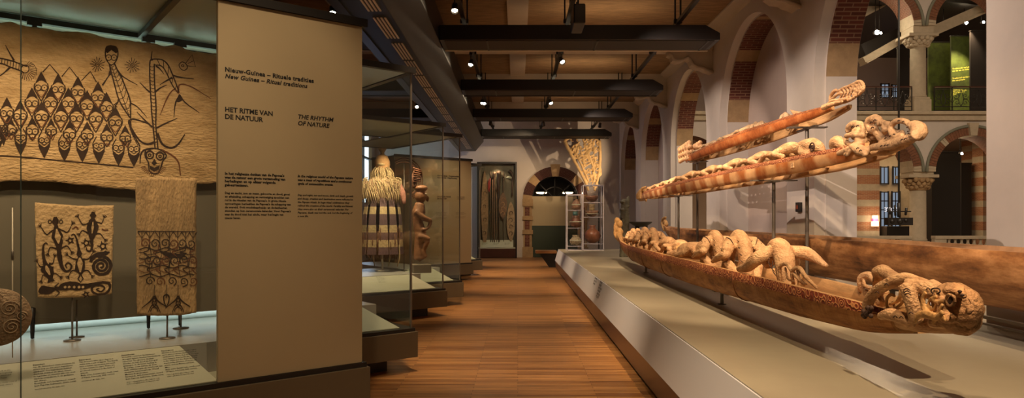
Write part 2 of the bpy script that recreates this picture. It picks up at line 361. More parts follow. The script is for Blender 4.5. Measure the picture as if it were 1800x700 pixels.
# arcade wall
BAYS = [-1.16, 3.31, 7.78, 12.25, 16.72, 21.19, 25.66]
RAD = 1.75; SPR = 3.45; HB = 2.235; NA = 28
def arcade_face(mb, x, rad, top, mi=0):
    for c in BAYS:
        hb = min(HB, YB-c) if c > 24 else HB
        mb.quad((x,c-HB,0),(x,c-rad,0),(x,c-rad,top),(x,c-HB,top), mi)
        mb.quad((x,c+rad,0),(x,c+hb,0),(x,c+hb,top),(x,c+rad,top), mi)
        for i in range(NA):
            a, b = PI-PI*i/NA, PI-PI*(i+1)/NA
            ya, za, yb, zb = c+rad*math.cos(a), SPR+rad*math.sin(a), c+rad*math.cos(b), SPR+rad*math.sin(b)
            mb.quad((x,ya,za),(x,yb,zb),(x,yb,top),(x,ya,top), mi)
def reveal(mb, x0, x1, rad, matf, uv=False):
    for c in BAYS:
        prof = [(c-rad, 0), (c-rad, 3.45-.0)]
        pts = [(c-rad, z) for z in (0, 3.52, )]
        seq = [(c-rad,0,None),(c-rad,SPR,None)]
        # jambs
        for sgn in (-1, 1):
            y = c+sgn*rad
            for z0, z1, k in ((0,3.5,'p'),(3.5,3.97,'s')):
                pass
        n = 60
        path = [(c-rad, z) for z in [0, 1, 2, 3.0]] + [(c-rad, SPR)] + \
               [(c-rad*math.cos(PI*i/n), SPR+rad*math.sin(PI*i/n)) for i in range(1, n)] + [(c+rad, SPR), (c+rad, 3.0), (c+rad, 2), (c+rad, 1), (c+rad, 0)]
        s = 0
        for i in range(len(path)-1):
            a, b = path[i], path[i+1]; L = math.hypot(b[0]-a[0], b[1]-a[1])
            zz = (a[1]+b[1])/2; ang = math.degrees(math.atan2(zz-SPR, abs((a[0]+b[0])/2-c)))
            k = matf(zz, ang)
            base = len(mb.v)
            mb.quad((x0,a[0],a[1]),(x0,b[0],b[1]),(x1,b[0],b[1]),(x1,a[0],a[1]), k)
            for j, q in enumerate(((x0,s),(x0,s+L),(x1,s+L),(x1,s))): mb.uv[base+j] = q
            s += L
m = MB()
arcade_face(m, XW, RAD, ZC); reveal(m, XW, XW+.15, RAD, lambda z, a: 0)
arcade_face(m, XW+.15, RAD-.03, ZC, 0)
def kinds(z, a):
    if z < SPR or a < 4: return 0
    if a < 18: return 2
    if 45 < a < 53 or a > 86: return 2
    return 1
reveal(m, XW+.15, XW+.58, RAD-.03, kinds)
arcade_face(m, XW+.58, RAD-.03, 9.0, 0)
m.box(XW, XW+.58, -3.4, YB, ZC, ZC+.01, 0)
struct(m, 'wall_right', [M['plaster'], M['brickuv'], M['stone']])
m = MB()   # plain infill walls closing the other bays
for c in (BAYS[3], BAYS[5], BAYS[6]): m.box(XW+.581, XW+.70, c-HB, c+HB, 0, 5.5)
struct(m, 'wall_infill', M['plaster_mauve'])
# cornice
m = MB(); m.prism([(3.94,ZC),(3.94,ZC-.03),(4.08,ZC-.12),(4.139,ZC-.15),(4.139,ZC)], 'y', -3, YB); struct(m, 'trim_1', M['beamplaster'])
# transverse plaster beams with scrolled brackets
for i, yb in enumerate((1.0, 5.47, 9.95, 14.4, 18.87, 23.35)):
    m = MB(); m.box(-5.79, 4.13, yb, yb+.42, 5.14, ZC-.001)
    prof = [(4.135,5.139),(3.2,5.139),(3.2,5.05),(3.27,5.02),(3.30,4.93),(3.38,4.90),(3.50,4.92),(3.60,4.98),(3.66,4.93),(3.70,4.84),(3.80,4.77),(3.92,4.76),(3.98,4.72),(4.05,4.70),(4.135,4.66)]
    m.prism(prof, 'y', yb+.06, yb+.36)
    edge = prof[2:]
    m.tube([(p[0], yb+.03, p[1]) for p in edge], .035, 6); 
    struct(m, 'trim_%d' % (i+2), M['beamplaster'], fixn=True)
m = MB(); m.box(-.2, .2, -3, YB, ZC-.05, ZC-.001); m.box(-3.5, -3.1, -3, YB, ZC-.05, ZC-.001); struct(m, 'trim_9', M['beamplaster'])
# left wall with a round-headed daylight window
m = MB(); X = -5.8; wc, wr, ws = 25.9, 1.25, 4.1
m.quad((X,-4,0),(X,wc-wr,0),(X,wc-wr,ZC),(X,-4,ZC)); m.quad((X,wc+wr,0),(X,YB,0),(X,YB,ZC),(X,wc+wr,ZC)); m.quad((X,wc-wr,0),(X,wc+wr,0),(X,wc+wr,2.2),(X,wc-wr,2.2))
for i in range(20):
    a, b = PI-PI*i/20, PI-PI*(i+1)/20
    ya, za, yb_, zb = wc+wr*math.cos(a), ws+wr*math.sin(a), wc+wr*math.cos(b), ws+wr*math.sin(b)
    m.quad((X,ya,za),(X,yb_,zb),(X,yb_,ZC),(X,ya,ZC))
struct(m, 'wall_left', M['plaster_mauve'])
m = MB(); m.box(X-.2, X-.15, wc-wr-.1, wc+wr+.1, 2.1, 5.45, 0)
m.box(X-.14, X-.02, wc-.05, wc+.05, 2.2, 5.35, 1)
for z in (3.0, 3.9, 4.5): m.box(X-.14, X-.02, wc-wr, wc+wr, z, z+.07, 1)
struct(m, 'window_1', [M['skyglow'], M['duct']])
m = MB(); m.box(-5.8, 4.7, -4.1, -4, 0, ZC); struct(m, 'wall_front', M['plaster_mauve'])
# back wall with arched doorway; the door's own size: centre x 1.53, spring 2.38
DX, DS, DRI, DRO = 1.53, 2.38, .95, 1.32
m = MB()
m.quad((-5.8,YB,0),(DX-DRI,YB,0),(DX-DRI,YB,ZC),(-5.8,YB,ZC)); m.quad((DX+DRI,YB,0),(4.14,YB,0),(4.14,YB,ZC),(DX+DRI,YB,ZC))
for i in range(24):
    a, b = PI-PI*i/24, PI-PI*(i+1)/24
    xa, za, xb, zb = DX+DRI*math.cos(a), DS+DRI*math.sin(a), DX+DRI*math.cos(b), DS+DRI*math.sin(b)
    m.quad((xa,YB,za),(xb,YB,zb),(xb,YB,ZC),(xa,YB,ZC))
    m.quad((xa,YB,za),(xb,YB,zb),(xb,YB+.5,zb),(xa,YB+.5,za))
for s in (-1,1): m.quad((DX+s*DRI,YB,0),(DX+s*DRI,YB+.5,0),(DX+s*DRI,YB+.5,DS),(DX+s*DRI,YB,DS))
for z in (1.35, 2.7, 4.0): m.box(2.9, 4.13, YB-.004, YB+.01, z, z+.012)
struct(m, 'wall_back', M['plaster'])
# arch surround: banded brick and stone voussoirs and jambs
m = MB()
n = 22
for i in range(n):
    a0, a1 = PI*i/n, PI*(i+1)/n
    key = i in (10, 11); st = key or i in (0, 4, 5, 16, 17, 21)
    ro = DRO+.1 if key else DRO; ri = DRI-.03 if key else DRI
    ps = []
    sub = 1 if st else 4
    for k in range(sub):
        b0 = a0+(a1-a0)*(k+.06*(not st))/sub; b1 = a0+(a1-a0)*(k+1-.06*(not st))/sub
        poly = [(DX+ri*math.cos(b0),DS+ri*math.sin(b0)),(DX+ro*math.cos(b0),DS+ro*math.sin(b0)),(DX+ro*math.cos(b1),DS+ro*math.sin(b1)),(DX+ri*math.cos(b1),DS+ri*math.sin(b1))]
        m.prism(poly, 'y', YB-.07-(.04 if key else 0), YB-.001, 1 if st else 0)
m2 = m
for s in (-1, 1):
    x0, x1 = sorted((DX+s*DRI, DX+s*(DRO-.02))); 
    for z0, z1 in ((0,.42),(.95,1.12),(1.52,1.68),(2.08,2.38)): m.box(x0-.04, x1+.04, YB-.09, YB-.001, z0, z1, 1)
    for z0, z1 in ((.42,.95),(1.12,1.52),(1.68,2.08)):
        m.box(x0, x1, YB-.04, YB-.001, z0, z1, 1)
        m.box(x0+.06, x1-.1, YB-.05, YB-.039, z0+.02, z1-.02, 2)
struct(m, 'trim_10', [mat('voussoir_brick', (.085,.026,.016), .8, var=.3, scale=20), M['stone'], M['brick']], fixn=True)
# glazed fanlight & dim hall behind the doorway
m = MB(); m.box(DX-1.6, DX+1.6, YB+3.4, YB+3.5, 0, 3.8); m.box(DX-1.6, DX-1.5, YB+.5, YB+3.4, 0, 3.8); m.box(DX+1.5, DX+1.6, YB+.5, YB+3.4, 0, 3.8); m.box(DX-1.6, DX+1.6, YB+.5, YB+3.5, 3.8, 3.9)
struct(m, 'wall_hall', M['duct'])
m = MB()
for a in (45, 90, 135): m.tube([(DX+.12*math.cos(R(a)),YB+.3,DS+.12*math.sin(R(a))),(DX+DRI*math.cos(R(a)),YB+.3,DS+DRI*math.sin(R(a)))], .035, 6)
for r_ in (.5, .93): m.tube([(DX+r_*math.cos(PI*i/20),YB+.3,DS+r_*math.sin(PI*i/20)) for i in range(21)], .03, 6)
m.box(DX-DRI, DX+DRI, YB+.27, YB+.33, DS-.05, DS+.03)
struct(m, 'window_2', M['black'])
t = thing('partition_screen', 'tan and dark green screen standing in the arched doorway', 'partition', (1.48, YB+.15, 0))
m = MB(); m.box(-.93,.93,-.04,.04,1.30,2.5); m.build('upper_board', M['panel'], t)
m = MB(); m.box(-.93,.93,-.04,.04,0,1.30); m.build('lower_board', mat('dark_green_board', (.035,.05,.03), .5), t, label='dark green lower board')
for i, dx in enumerate((-.5, .62)):
    t = thing('ceiling_lamp', ('glowing round lamp seen at left through the doorway fanlight', 'glowing round lamp seen at right through the doorway fanlight')[i], 'lamp', (DX+dx, YB+1.6, 2.72), group='hall lamps')
    m = MB(); m.lathe([(.02,.16),(.12,.14),(.25,.0)], n=20); m.build('lamp_shade', M['duct'], t)
    m = MB(); m.lathe([(.24,.0),(.2,-.05),(.05,-.07)], n=20); m.build('lamp_bulb', M['lampsoft'], t)
    m = MB(); m.tube([(0,0,.15),(0,0,1.08)], .01, 6); m.build('stem', M['black'], t)

# ------------------------------------------------------------------ main duct, cross ducts, rails
t = thing('ventilation_duct', 'long dark brown ceiling duct with slotted vents above the glass cases', 'duct', (-1.8, 13, 4.25))
m = MB(org=(-1.8,13,4.25)); m.prism([(-2.21,4.25),(-1.67,4.25),(-1.35,4.62),(-1.35,5.13),(-2.32,5.13),(-2.32,4.40)], 'y', -2.5, 27.0); m.build('duct_casing', M['duct'], t, fixn=True, bevel=.01)
m = MB(org=(-1.8,13,4.25)); m.box(-2.34, -2.20, -2.5, 27.0, 4.236, 4.262); m.build('edge_strip', mat('duct_edge_highlight', (.03,.024,.02), .35), t)  # highlight painted as a lighter strip along the duct's lower edge
y = 3.4
g = None
while y < 26.4:
    m = MB()
    for k in range(4): m.box(.026+k*.05-.1, .050+k*.05-.1, -.52, .52, -.012, .0)
    if g is None: g = m.build('vent', M['slat'], t)
    else: g = g.copy(); COL.objects.link(g)
    g.location = (-1.86+1.8, y-13, 0)
    y += 1.19 if int(y*10) % 2 else 1.33
def cross_duct(y, x0, x1, label, ends=(0,1)):
    t = thing('ceiling_beam_duct', label, 'duct', ((x0+x1)/2, y, 4.62), group='dark cross ducts under the ceiling')
    m = MB(org=((x0+x1)/2, y, 4.62))
    e = .25*ends[1]; f = .25*ends[0]
    prof = [(x0,4.62),(x1,4.62),(x1,4.74),(x1-e,4.88),(x0+f,4.88),(x0,4.74)]
    m.prism(prof, 'y', y, y+.72); m.build('casing', M['duct2'], t, fixn=True, bevel=.012)
    m = MB(org=((x0+x1)/2, y, 4.62)); m.box(x0+.08, x1-.08, y+.05, y+.67, 4.612, 4.6195)
    m.build('grille', M['grille'], t)
    m = MB(org=((x0+x1)/2, y, 4.62)); m.box(x0+.02, x1-.02, y+.695, y+.735, 4.60, 4.625); m.build('edge_strip', M['slat'] if y < 14 else M['grille'], t)
    x = x0+.8
    while x < x1:
        m = MB(org=((x0+x1)/2, y, 4.62)); m.box(x, x+.03, y+.03, y+.69, 4.606, 4.62); x += 1.9
        m.build('grille_rib', M['black'], t)
nm = ['nearest', 'second nearest', 'second farthest', 'farthest']
for i, y in enumerate((11.66, 16.2, 20.5, 25.1)):
    cross_duct(y, -1.34, 3.46, 'long dark cross duct right of the main duct, %s of four' % nm[i])
    cross_duct(y, -5.2, -2.34, 'dark cross duct left of the main duct, %s of four' % nm[i])
def rail(x, y0, y1, label):
    t = thing('lighting_rail', label, 'rail', (x, (y0+y1)/2, 5.0), group='lighting rails')
    m = MB(org=(x, (y0+y1)/2, 5.0)); m.box(x-.035, x+.035, y0, y1, 4.96, 5.02); m.build('track', M['black'], t)
    y = y0+.5
    first = None
    while y < y1:
        m = MB()
        m.box(-.06,-.035,-.02,.02,.02,.56); m.box(.035,.06,-.02,.02,.02,.56); m.box(-.07,.07,-.03,.03,-.02,.05)
        if first is None: first = m.build('hanger', M['black'], t)
        else: first = first.copy(); COL.objects.link(first)
        first.location = (0, y-(y0+y1)/2, 0); y += 2.24
rail(-.93, -2, 27, 'black lighting rail just right of the main duct')
rail(.87, -2, 27, 'black lighting rail over the middle of the walkway')
rail(2.8, -2, 27, 'black lighting rail over the carved canoes')
rail(-2.85, 8, 27, 'black lighting rail left of the main duct')
def spotlight(x, y, z, target, label, power=0, ang=40, blend=.4, double=False, size=.035, name_l=None, rz=5.0):
    o = Vector((x, y, z))
    t = thing('spotlight', label, 'spotlight', o, group='ceiling spotlights')
    d = (Vector(target)-o).normalized(); q = d.to_track_quat('-Z','Y').to_matrix()
    m = MB(); m.tube([(0,0,.07),(0,0,rz-.04-z)], .012, 6); m.box(-.03,.03,-.05,.05,rz-.08-z,rz-.04-z); m.build('bracket', M['black'], t)
    m = MB()
    prof = [(.025,.10),(.045,.09),(.05,0),(.062,-.06),(.055,-.058),(.045,-.02)]
    b = MB(); b.lathe(prof, n=16)
    m.add([q@v for v in b.v], b.f, 0, True); m.build('lamp_head', M['black'], t)
    b = MB(); b.lathe([(.043,-.03),(.001,-.034)], n=16); m = MB(); m.add([q@v for v in b.v], b.f, 0, True); m.build('bulb', M['lampglow'], t)
    if power: spot(o + d*.08, target, power, ang, blend, size=size)
    return t

# ------------------------------------------------------------------ long display platform
t = thing('display_platform', 'long low display platform with sloping white lip and polished top', 'platform', (2.6, 10, 0))
YE = 21.1
O = (2.6, 10, 0)
m = MB(org=O); m.box(1.262, 4.13, -2.5, YE, PLZ-.05, PLZ); m.build('top', M['platform'], t)
m = MB(org=O); m.prism([(1.15,.284),(1.25,PLZ-.006),(1.26,PLZ-.006),(1.26,.284)], 'y', -2.5, YE); m.build('sloping_lip', M['white'], t, fixn=True)
m = MB(org=O); m.prism([(1.175,.05),(1.16,.283),(1.3,.283),(1.3,.05)], 'y', -2.5, YE-.02); m.build('front_panel', M['mahog'], t, fixn=True)
m = MB(org=O); m.box(1.21, 4.0, -2.5, YE-.1, 0, .05); m.box(1.3, 4.1, -2.5, YE-.03, .05, .58); m.build('plinth_core', M['black'], t)

# ------------------------------------------------------------------ text
_tc = {}
def glyphs(s, size, bold=0, shear=0, gap=1.0, align='LEFT', line=1.0):
    key = (s, size, bold, shear, gap, align, line)
    if key in _tc: return _tc[key]
    cu = bpy.data.curves.new('txt', 'FONT'); cu.body = s; cu.size = size; cu.offset = bold; cu.shear = shear; cu.space_character = gap; cu.align_x = align; cu.space_line = line
    cu.resolution_u = 1 if size < .03 else 3
    o = bpy.data.objects.new('txt', cu)
    me = bpy.data.meshes.new_from_object(o); r = ([v.co.copy() for v in me.vertices], [tuple(p.vertices) for p in me.polygons])
    bpy.data.objects.remove(o); bpy.data.curves.remove(cu); bpy.data.meshes.remove(me); _tc[key] = r; return r
def write(mb, s, o, rv, uv_, size, **k):
    vs, fs = glyphs(s, size, **k); o, rv, uv_ = Vector(o), Vector(rv), Vector(uv_)
    mb.add([o+rv*v.x+uv_*v.y for v in vs], fs)

def fitted(mb, s, o, rv, uv_, width, pitch=None, bold=0, shear=0, gap=1.0):
    """lettering scaled so its longest line has the given width; pitch is the line distance"""
    vs, fs = glyphs(s, 1.0, 0, shear, gap); W_ = max(v.x for v in vs); size = width/W_
    ln = pitch/size if pitch else 1.0
    write(mb, s, o, rv, uv_, size, bold=bold*size, shear=shear, gap=gap, line=ln); return size

# ------------------------------------------------------------------ glass cases (local x along the front, local y into the case)
CA = math.atan2(.627, .779)
AX = Vector((.779,.627,0)); BX = Vector((-.627,.779,0))
def case_body(t, W, D, back_glass=True, roof=True, side=True):
    B0, B1, TOP = .15, .41, 3.04
    m = MB(); m.box(-W, .05, -.05, D, B0, B1); m.build('base_box', M['basebox'], t, bevel=.004)
    m = MB(); m.box(-W, .03, -.03, D, B1, .445); m.build('base_rim', M['black'], t)
    m = MB(); m.box(-W, -.18, .18, D-.1, 0, B0); m.build('recessed_kick', M['black'], t)
    m = MB(); m.box(-W, .035, -.035, .03, TOP, TOP+.06); m.box(-.03, .035, .031, D, TOP, TOP+.06); m.box(-W, -.031, D-.05, D, TOP, TOP+.06)
    m.build('top_frame', M['black'], t)
    m = MB(); m.box(-W, -.035, .035, D-.055, TOP+.01, TOP+.03); m.build('roof_panel', M['roof'], t)
    return t
def glass_front(t, x0, x1, seams=()):
    m = MB(); xs = [x0]+list(seams)+[x1]
    for a, b in zip(xs, xs[1:]): m.quad((a+.003,0,.445),(b-.003,0,.445),(b-.003,0,3.04),(a+.003,0,3.04))
    m.build('front_glass', M['glass'], t)
    m = MB()
    for s_ in seams: m.box(s_-.003, s_+.003, -.004, .004, .445, 3.04)
    if seams: m.build('glass_seam', M['edge'], t)
def glass_side(t, D, corner=True):
    m = MB(); m.quad((0,0,.445),(0,D-.02,.445),(0,D-.02,3.04),(0,0,3.04)); m.build('side_glass', M['glass'], t)
    if corner:
        m = MB(); m.box(-.012, .006, -.006, .012, .445, 3.04); m.build('corner_edge', M['steel'], t)
def deck_wedge(t, W, D, x1=-.12, dz=.674, d=.30):
    m = MB(); m.prism([(.10+d-.1,.445),(.10+d-.1,dz),(D-.05,dz),(D-.05,.445)], 'x', -W+.02, x1-.12); m.build('deck', M['deck'], t, fixn=True)
    m = MB()
    a, b = -W+.02, x1
    m.add([(a,.03,.455),(b,.03,.455),(b-.30,d-.005,dz-.004),(a,d-.005,dz-.004),(a,.03,.446),(b,.03,.446),(b-.30,d-.005,.446),(a,d-.005,.446)],
          [(0,1,2,3),(4,5,1,0),(1,5,6,2),(7,4,0,3),(2,6,7,3)])
    m.add([(b,.03,.455),(b,D-.1,.446),(b-.30,D-.1,dz-.004),(b-.30,d-.005,dz-.004)], [(0,1,2,3)])
    return m.build('label_ledge', M['label'], t)
def para(lines, L=None): return '\n'.join(lines)
def ledge_text(t, x, items, size, dz=.674, d=.30, par=None):
    """items: (dx, heading, body) laid on the sloping ledge"""
    sl = Vector((0, d-.035, dz-.004-.455)).normalized()
    nrm = Vector((0, -sl.z, sl.y))
    m = MB()
    for dx, head, body, ref in items:
        o = Vector((x+dx, .03, .455)) + sl*((d-.035)/sl.y-.035) + nrm*.002
        write(m, head, o, (1,0,0), sl, size*1.05, bold=size*.03)
        write(m, body, o-sl*size*1.25, (1,0,0), sl, size, bold=size*.012, line=.93)
        n = body.count('\n')+2.8
        write(m, ref, o-sl*size*1.0*n*1.08, (1,0,0), sl, size*.75)
    m.build('printed_text', M['ink'], par or t)

C1 = Vector((-1.21, 5.29, 0)); W1 = 3.9; D1 = 1.7
t1 = thing('display_case', 'large glass display case at far left holding painted barkcloth', 'display case', C1, CA, group='glass display cases')
case_body(t1, W1, D1)
glass_front(t1, -W1, -1.06, (-2.137,))
m = MB(); m.box(-1.058, 0, -.012, .03, .446, 3.04); tp = m.build('text_panel', M['panel'], t1, bevel=.002, label='tall tan text panel with black Dutch and English text')
m = MB(); m.quad((-.005,.03,.445),(-.005,D1-.02,.445),(-.005,D1-.02,3.04),(-.005,.03,3.04)); m.build('side_glass', M['glass'], t1)
# back panel on legs, rail, lit rear wall, roof cross members
YP = 1.26
m = MB(); m.box(-W1+.02, -.02, YP, YP+.03, .775, 2.45); m.build('back_panel', M['greyback'], t1)
m = MB(); m.box(-W1+.02, -.02, YP+.0, YP+.05, 3.0, 3.04); m.build('hanging_rail', M['black'], t1)
m = MB(); m.box(-W1+.02, -.02, D1-.06, D1-.05, .45, 3.03); m.build('rear_wall', M['teal'], t1)
def hit(px, py, yl, C=C1):
    """point of local plane y=yl seen at this place from the standpoint: local (x,z)"""
    u, v = (px-910)/1200, (386-py)/1200
    k = (-.627*C.x+.779*C.y + yl)/(-.627*u+.779)
    P = Vector((u*k, k, 0))-C
    return P.dot(AX), EYE+v*k
for px in (57, 261, 316.6, -300):
    x, z = hit(px, 590, YP-.02); m = MB(); m.tube([(x,YP-.02,.68),(x,YP-.02,.90)], [.012,.02], 8); m.lathe([(.014,.72),(.014,.90)], (x,YP-.02,0), 10); m.build('panel_leg', M['black'], t1)
for px in (61, 262, 318, -240):
    x, z = hit(px, 40, YP-.06); m = MB(); m.box(x-.015, x+.015, YP-.05, YP-.03, 2.84, 3.0); m.box(x-.045,x+.045,YP-.055,YP-.005,2.965,3.0); m.build('cloth_hanger', M['black'], t1)
for x in (-1.30, -2.62): 
    m = MB(); m.box(x-.02, x+.02, .03, YP, 3.0, 3.035); m.build('roof_bar', M['black'], t1)
m = MB(); m.prism([(.301,.446),(.301,.674),(D1-.07,.674),(D1-.07,.446)], 'x', -W1+.02, -.03); m.build('deck', M['deck'], t1, fixn=True)
m = MB(); a, b = -W1+.02, -1.07
m.add([(a,.03,.452),(b+.02,.03,.452),(b-.16,.299,.671),(a,.299,.671),(a,.03,.446),(b+.02,.03,.446),(b-.16,.299,.446),(a,.299,.446)],[(0,1,2,3),(4,5,1,0),(1,5,6,2),(7,4,0,3)])
lg = m.build('label_ledge', M['label'], t1)
m = MB(); m.box(-1.06,-.03,.03,.3,.446,.46); m.build('ledge_floor', M['label'], t1)
B_ = [("Dansschort", "Op dit dansschort staan vrouwen bij\nzwart lang en een plant hagedissen\nafgebeeld. Die hagedissen hebben\nduidelijk trekken en lijken vissen.\nIn legendes en rituelen zijn nim men\nslachtig veranderen in de gedaante\nvan dieren.\nRoembek, nu't Sentanimeer, noord-\nkust Papoea, Indonesie, 20ste eeuw.", "666-528 schenking TH Galis, 1951"),
      ("Dance apron", "The women's titles upon depicts a\nsnake with a pair of lizards. The lizards\nhave a human appearance and seem\nto have mixed the signs. There are\nproduced creatures in the form of\nanimals.\nBark, paint, Sentani Lake, north coast\nof Papua, Indonesia, 20th century.", "666-528 gift Mr Galis, 1951"),
      ("Dansschorten", "Vrouwen rond het Sentanimeer\ndroegen tijdens feesten beschilderde\nschorten. De grotere doeken\nwerden na hun dood bij hun graf\ngehangen. In de loren leefang in\nde vorige eeuw namen zij door\nvaak schilderingen de voorbeeld ven\nwesterse kunstenaars als Wassif\nMatisse in jaren twee.\nRoembek, nu't Sentanimeer, noord-\nkust Papoea, Indonesie, 20ste eeuw.", "1916-1 schenking RCG, Mus Velloon, 1949\n2684-1 schenking NCS, mr Nieroen, 1954"),
      ("Dance aprons", "Women from the Sentani Lake region\nwore painted aprons made of bark at\ncelebrations. When they died, the large\nones hung at their burial site. Already\nin the 1920s and '30s these drawings\ninspired the attention of modernist\nartists, such as Matisse and Joan\nMiro.\nBark, paint, Sentani Lake, north coast\nof Papua, Indonesia, 20th century.", "1916-1 gift RCG, Mus Velloon, 1949\n2684-1 gift NCS, mr Nieroen, 1954")]
def lx(px, py=640): return hit(px, py, .15)[0]
sl = Vector((0,.269,.219)).normalized(); nrm = Vector((0,-sl.z,sl.y)); sz = .0195
m = MB()
for (px, px1), (h, b, rf) in zip(((58,131), (139,206), (214,281), (284,347)), B_):
    x0 = hit(px, 612, .26)[0]; wd = hit(px1, 612, .26)[0]-x0; o = Vector((x0, .27, .672-.024)) + nrm*.002
    pit = .0185
    fitted(m, h, o, (1,0,0), sl, wd*len(h)/36, bold=.035)
    fitted(m, b, o-sl*pit, (1,0,0), sl, wd, pit, bold=.012)
    fitted(m, rf, o-sl*pit*(b.count('\n')+2.4), (1,0,0), sl, wd*max(len(q) for q in rf.split('\n'))/46, pit*.8, bold=.01)
x0 = hit(-14, 628, .22)[0]
fitted(m, "made itself on the\nthe green beginning\nwas the moon and\nparts of Papua\n\nfrom the north coast of\nPapua, 20th century.", Vector((x0,.25,.638))+nrm*.002, (1,0,0), sl, hit(29,628,.22)[0]-x0, .0185, bold=.012)
m.build('printed_text', M['ink'], lg)
m = MB()
def pw(s, px, py, px1, pitch=0, **k):
    x, z = hit(px, py, -.012); x1, z1 = hit(px1, py, -.012); _, z2 = hit(px, py+pitch, -.012)
    fitted(m, s, (x,-.0135,z), (1,0,0), (0,0,1), x1-x, (z-z2) or None, **k)
pw("Nieuw-Guinea \u2013 Rituele tradities", 395, 125.5, 551, bold=.042, gap=1.08)
pw("New Guinea \u2013 Ritual traditions", 395, 137, 540, bold=.036, shear=.25, gap=1.08)
pw("HET RITME VAN\nDE NATUUR", 395, 196, 479, 12.6, bold=.032)
pw("THE RHYTHM\nOF NATURE", 523, 208.5, 586, 11.5, bold=.028, shear=.2)
pw("In het religieuze denken van de Papoea's\nwas de natuur een grote verzameling van\nherhalingen en op elkaar volgende\ngebeurtenissen.", 395, 307, 501, 6.7, bold=.05)
pw("In the religious world of the Papuans nature\nwas a mass of repetitions and a continuous\ncycle of consecutive events.", 523, 311.5, 620, 6.6, bold=.045, shear=.25)
pw("Dag en nacht, zon en maan, geboorte en dood, groei\nen aftakeling, schepping en vernietiging speelden een\nrol in de rituelen van de Papoea's. In grote rituele\nopvoeringen herleefden de Papoea's de schepping van\nde wereld. Ook vruchtbaarheids- en dodenfeesten\nstonden op hun ceremoniele kalender. Voor Papoea's\nwas de dood niet het einde, maar het begin van\nnieuw leven.", 395, 341, 511, 6.3, bold=.034)
pw("Day and night, sun and moon, birth and death, growth\nand decay, creation and destruction were reflected in\nthe Papuan rituals. In huge ritual celebrations they\nrelived the creation of the world. Fertility and funeral\nrites were also on their ceremonial calendar. For\nPapuans, death was not the end, but the beginning of\na new life.", 523, 344.5, 621, 6.2, bold=.026, shear=.25)
m.build('printed_text', M['ink'], tp)

def wedge_case(C, W, D, label, texts=(), wed=True, name='display_case'):
    t = thing(name, label, 'display case', C, CA, group='glass display cases')
    case_body(t, W, D); glass_front(t, -W, 0); glass_side(t, D)
    l = deck_wedge(t, W, D)
    if texts:
        m = MB(); d, dz = .30, .674; s2 = Vector((0,.265,.215)).normalized(); n2 = Vector((0,-s2.z,s2.y))
        for x, body in texts:
            o = Vector((x,.265,.655))+n2*.004; write(m, body, o, (1,0,0), s2, .017, line=1.05)
        m.build('printed_text', M['ink'], l)
    return t
C2 = Vector((-1.085, 6.96, 0)); C3 = Vector((-1.2, 10.98, 0)); C4 = Vector((-1.05, 12.4, 0)); C5 = Vector((-1.2, 17.5, 0)); C6 = Vector((-1.05, 19.0, 0))
LT = "Body mask\nThis mask was worn\nduring great feasts\nfor the dead. Woven\nrattan, sago fibre\nand seeds.\nAsmat, southwest\nPapua, Indonesia"
LN = "Lichaamsmasker\nDit masker werd\ngedragen tijdens de\ngrote feesten voor\nde doden. Rotan,\nsagovezel en zaden.\nAsmat, zuidwest\nPapoea, Indonesie"
wedge_case(C2, 1.12, 1.7, 'empty-looking glass case beside the tall text panel, nearest the walkway')
t3 = wedge_case(C3, 2.4, 1.9, 'wide glass case holding a striped body costume and a carved figure', [(-1.05, LT), (-1.45, LN)])
wedge_case(C4, 1.0, 2.6, 'narrow glass case just beyond the carved ancestor figure', [(-.8, LT)])
t5 = thing('display_case', 'far case faced with a tan text panel, beyond the narrow glass case', 'display case', C5, CA, group='glass display cases')
case_body(t5, 2.2, 1.2)
m = MB(); m.box(-2.2, 0, -.012, 1.15, .446, 3.04); p5 = m.build('text_panel', M['panel'], t5)
m = MB()
write(m, "Nieuw-Guinea \u2013 Koppensnellen\nNew Guinea \u2013 Head-hunting", (-1.02,-.0135,2.62), (1,0,0), (0,0,1), .05, bold=.002)
write(m, "HOOFDEN VOOR\nDE GEESTEN", (-1.02,-.0135,2.1), (1,0,0), (0,0,1), .05, bold=.002)
write(m, "HEADS FOR\nTHE SPIRITS", (-.45,-.0135,2.1), (1,0,0), (0,0,1), .046, shear=.2)
for q, x in enumerate((-1.05, -.47)):
    write(m, ("In de wereld van de Papoea's\nhoorden leven en dood bij\nelkaar en volgden ze elkaar\nop in een vaste kringloop.\n\nDe voorouders zorgden voor\nde jacht en voor de oogst.", "In the Papuan world life\nand death belonged to each\nother in one fixed cycle.\n\nThe ancestors provided for\nthe hunt and the harvest.")[q], (x,-.0135,1.72), (1,0,0), (0,0,1), .027)
m.build('printed_text', M['ink'], p5)
wedge_case(C6, .9, 2.2, 'farthest small glass case at the end of the row')
# wall case at the far end
WC = (-.83, 27.35, 0)
tw = thing('display_cabinet', 'tall dark framed wall case of weapons and shields on the far wall', 'display case', WC)
m = MB(); hw, hh = .80, 3.86
m.box(-hw,-hw+.06,0,.42,0,hh); m.box(hw-.06,hw,0,.42,0,hh); m.box(-hw+.06,hw-.06,0,.42,hh-.07,hh); m.build('case_frame', M['black'], tw)
m = MB(); m.box(-hw+.06,hw-.06,.0,.42,.02,.38); m.build('base_box', M['mahog'], tw)
m = MB(); m.box(-hw+.06,hw-.06,.38,.42,.40,hh-.07); m.build('back_panel', M['greyback'], tw)
m = MB(); m.box(-hw+.06,hw-.06,.0,.38,.38,.42,); m.prism([(.03,.43),(.3,.72),(.3,.43)], 'x', -hw+.1, hw-.15); m.build('label_ledge', M['label'], tw)
m = MB(); m.quad((-hw+.06,.01,.42),(hw-.06,.01,.42),(hw-.06,.01,hh-.07),(-hw+.06,.01,hh-.07)); m.build('front_glass', M['glass'], tw)
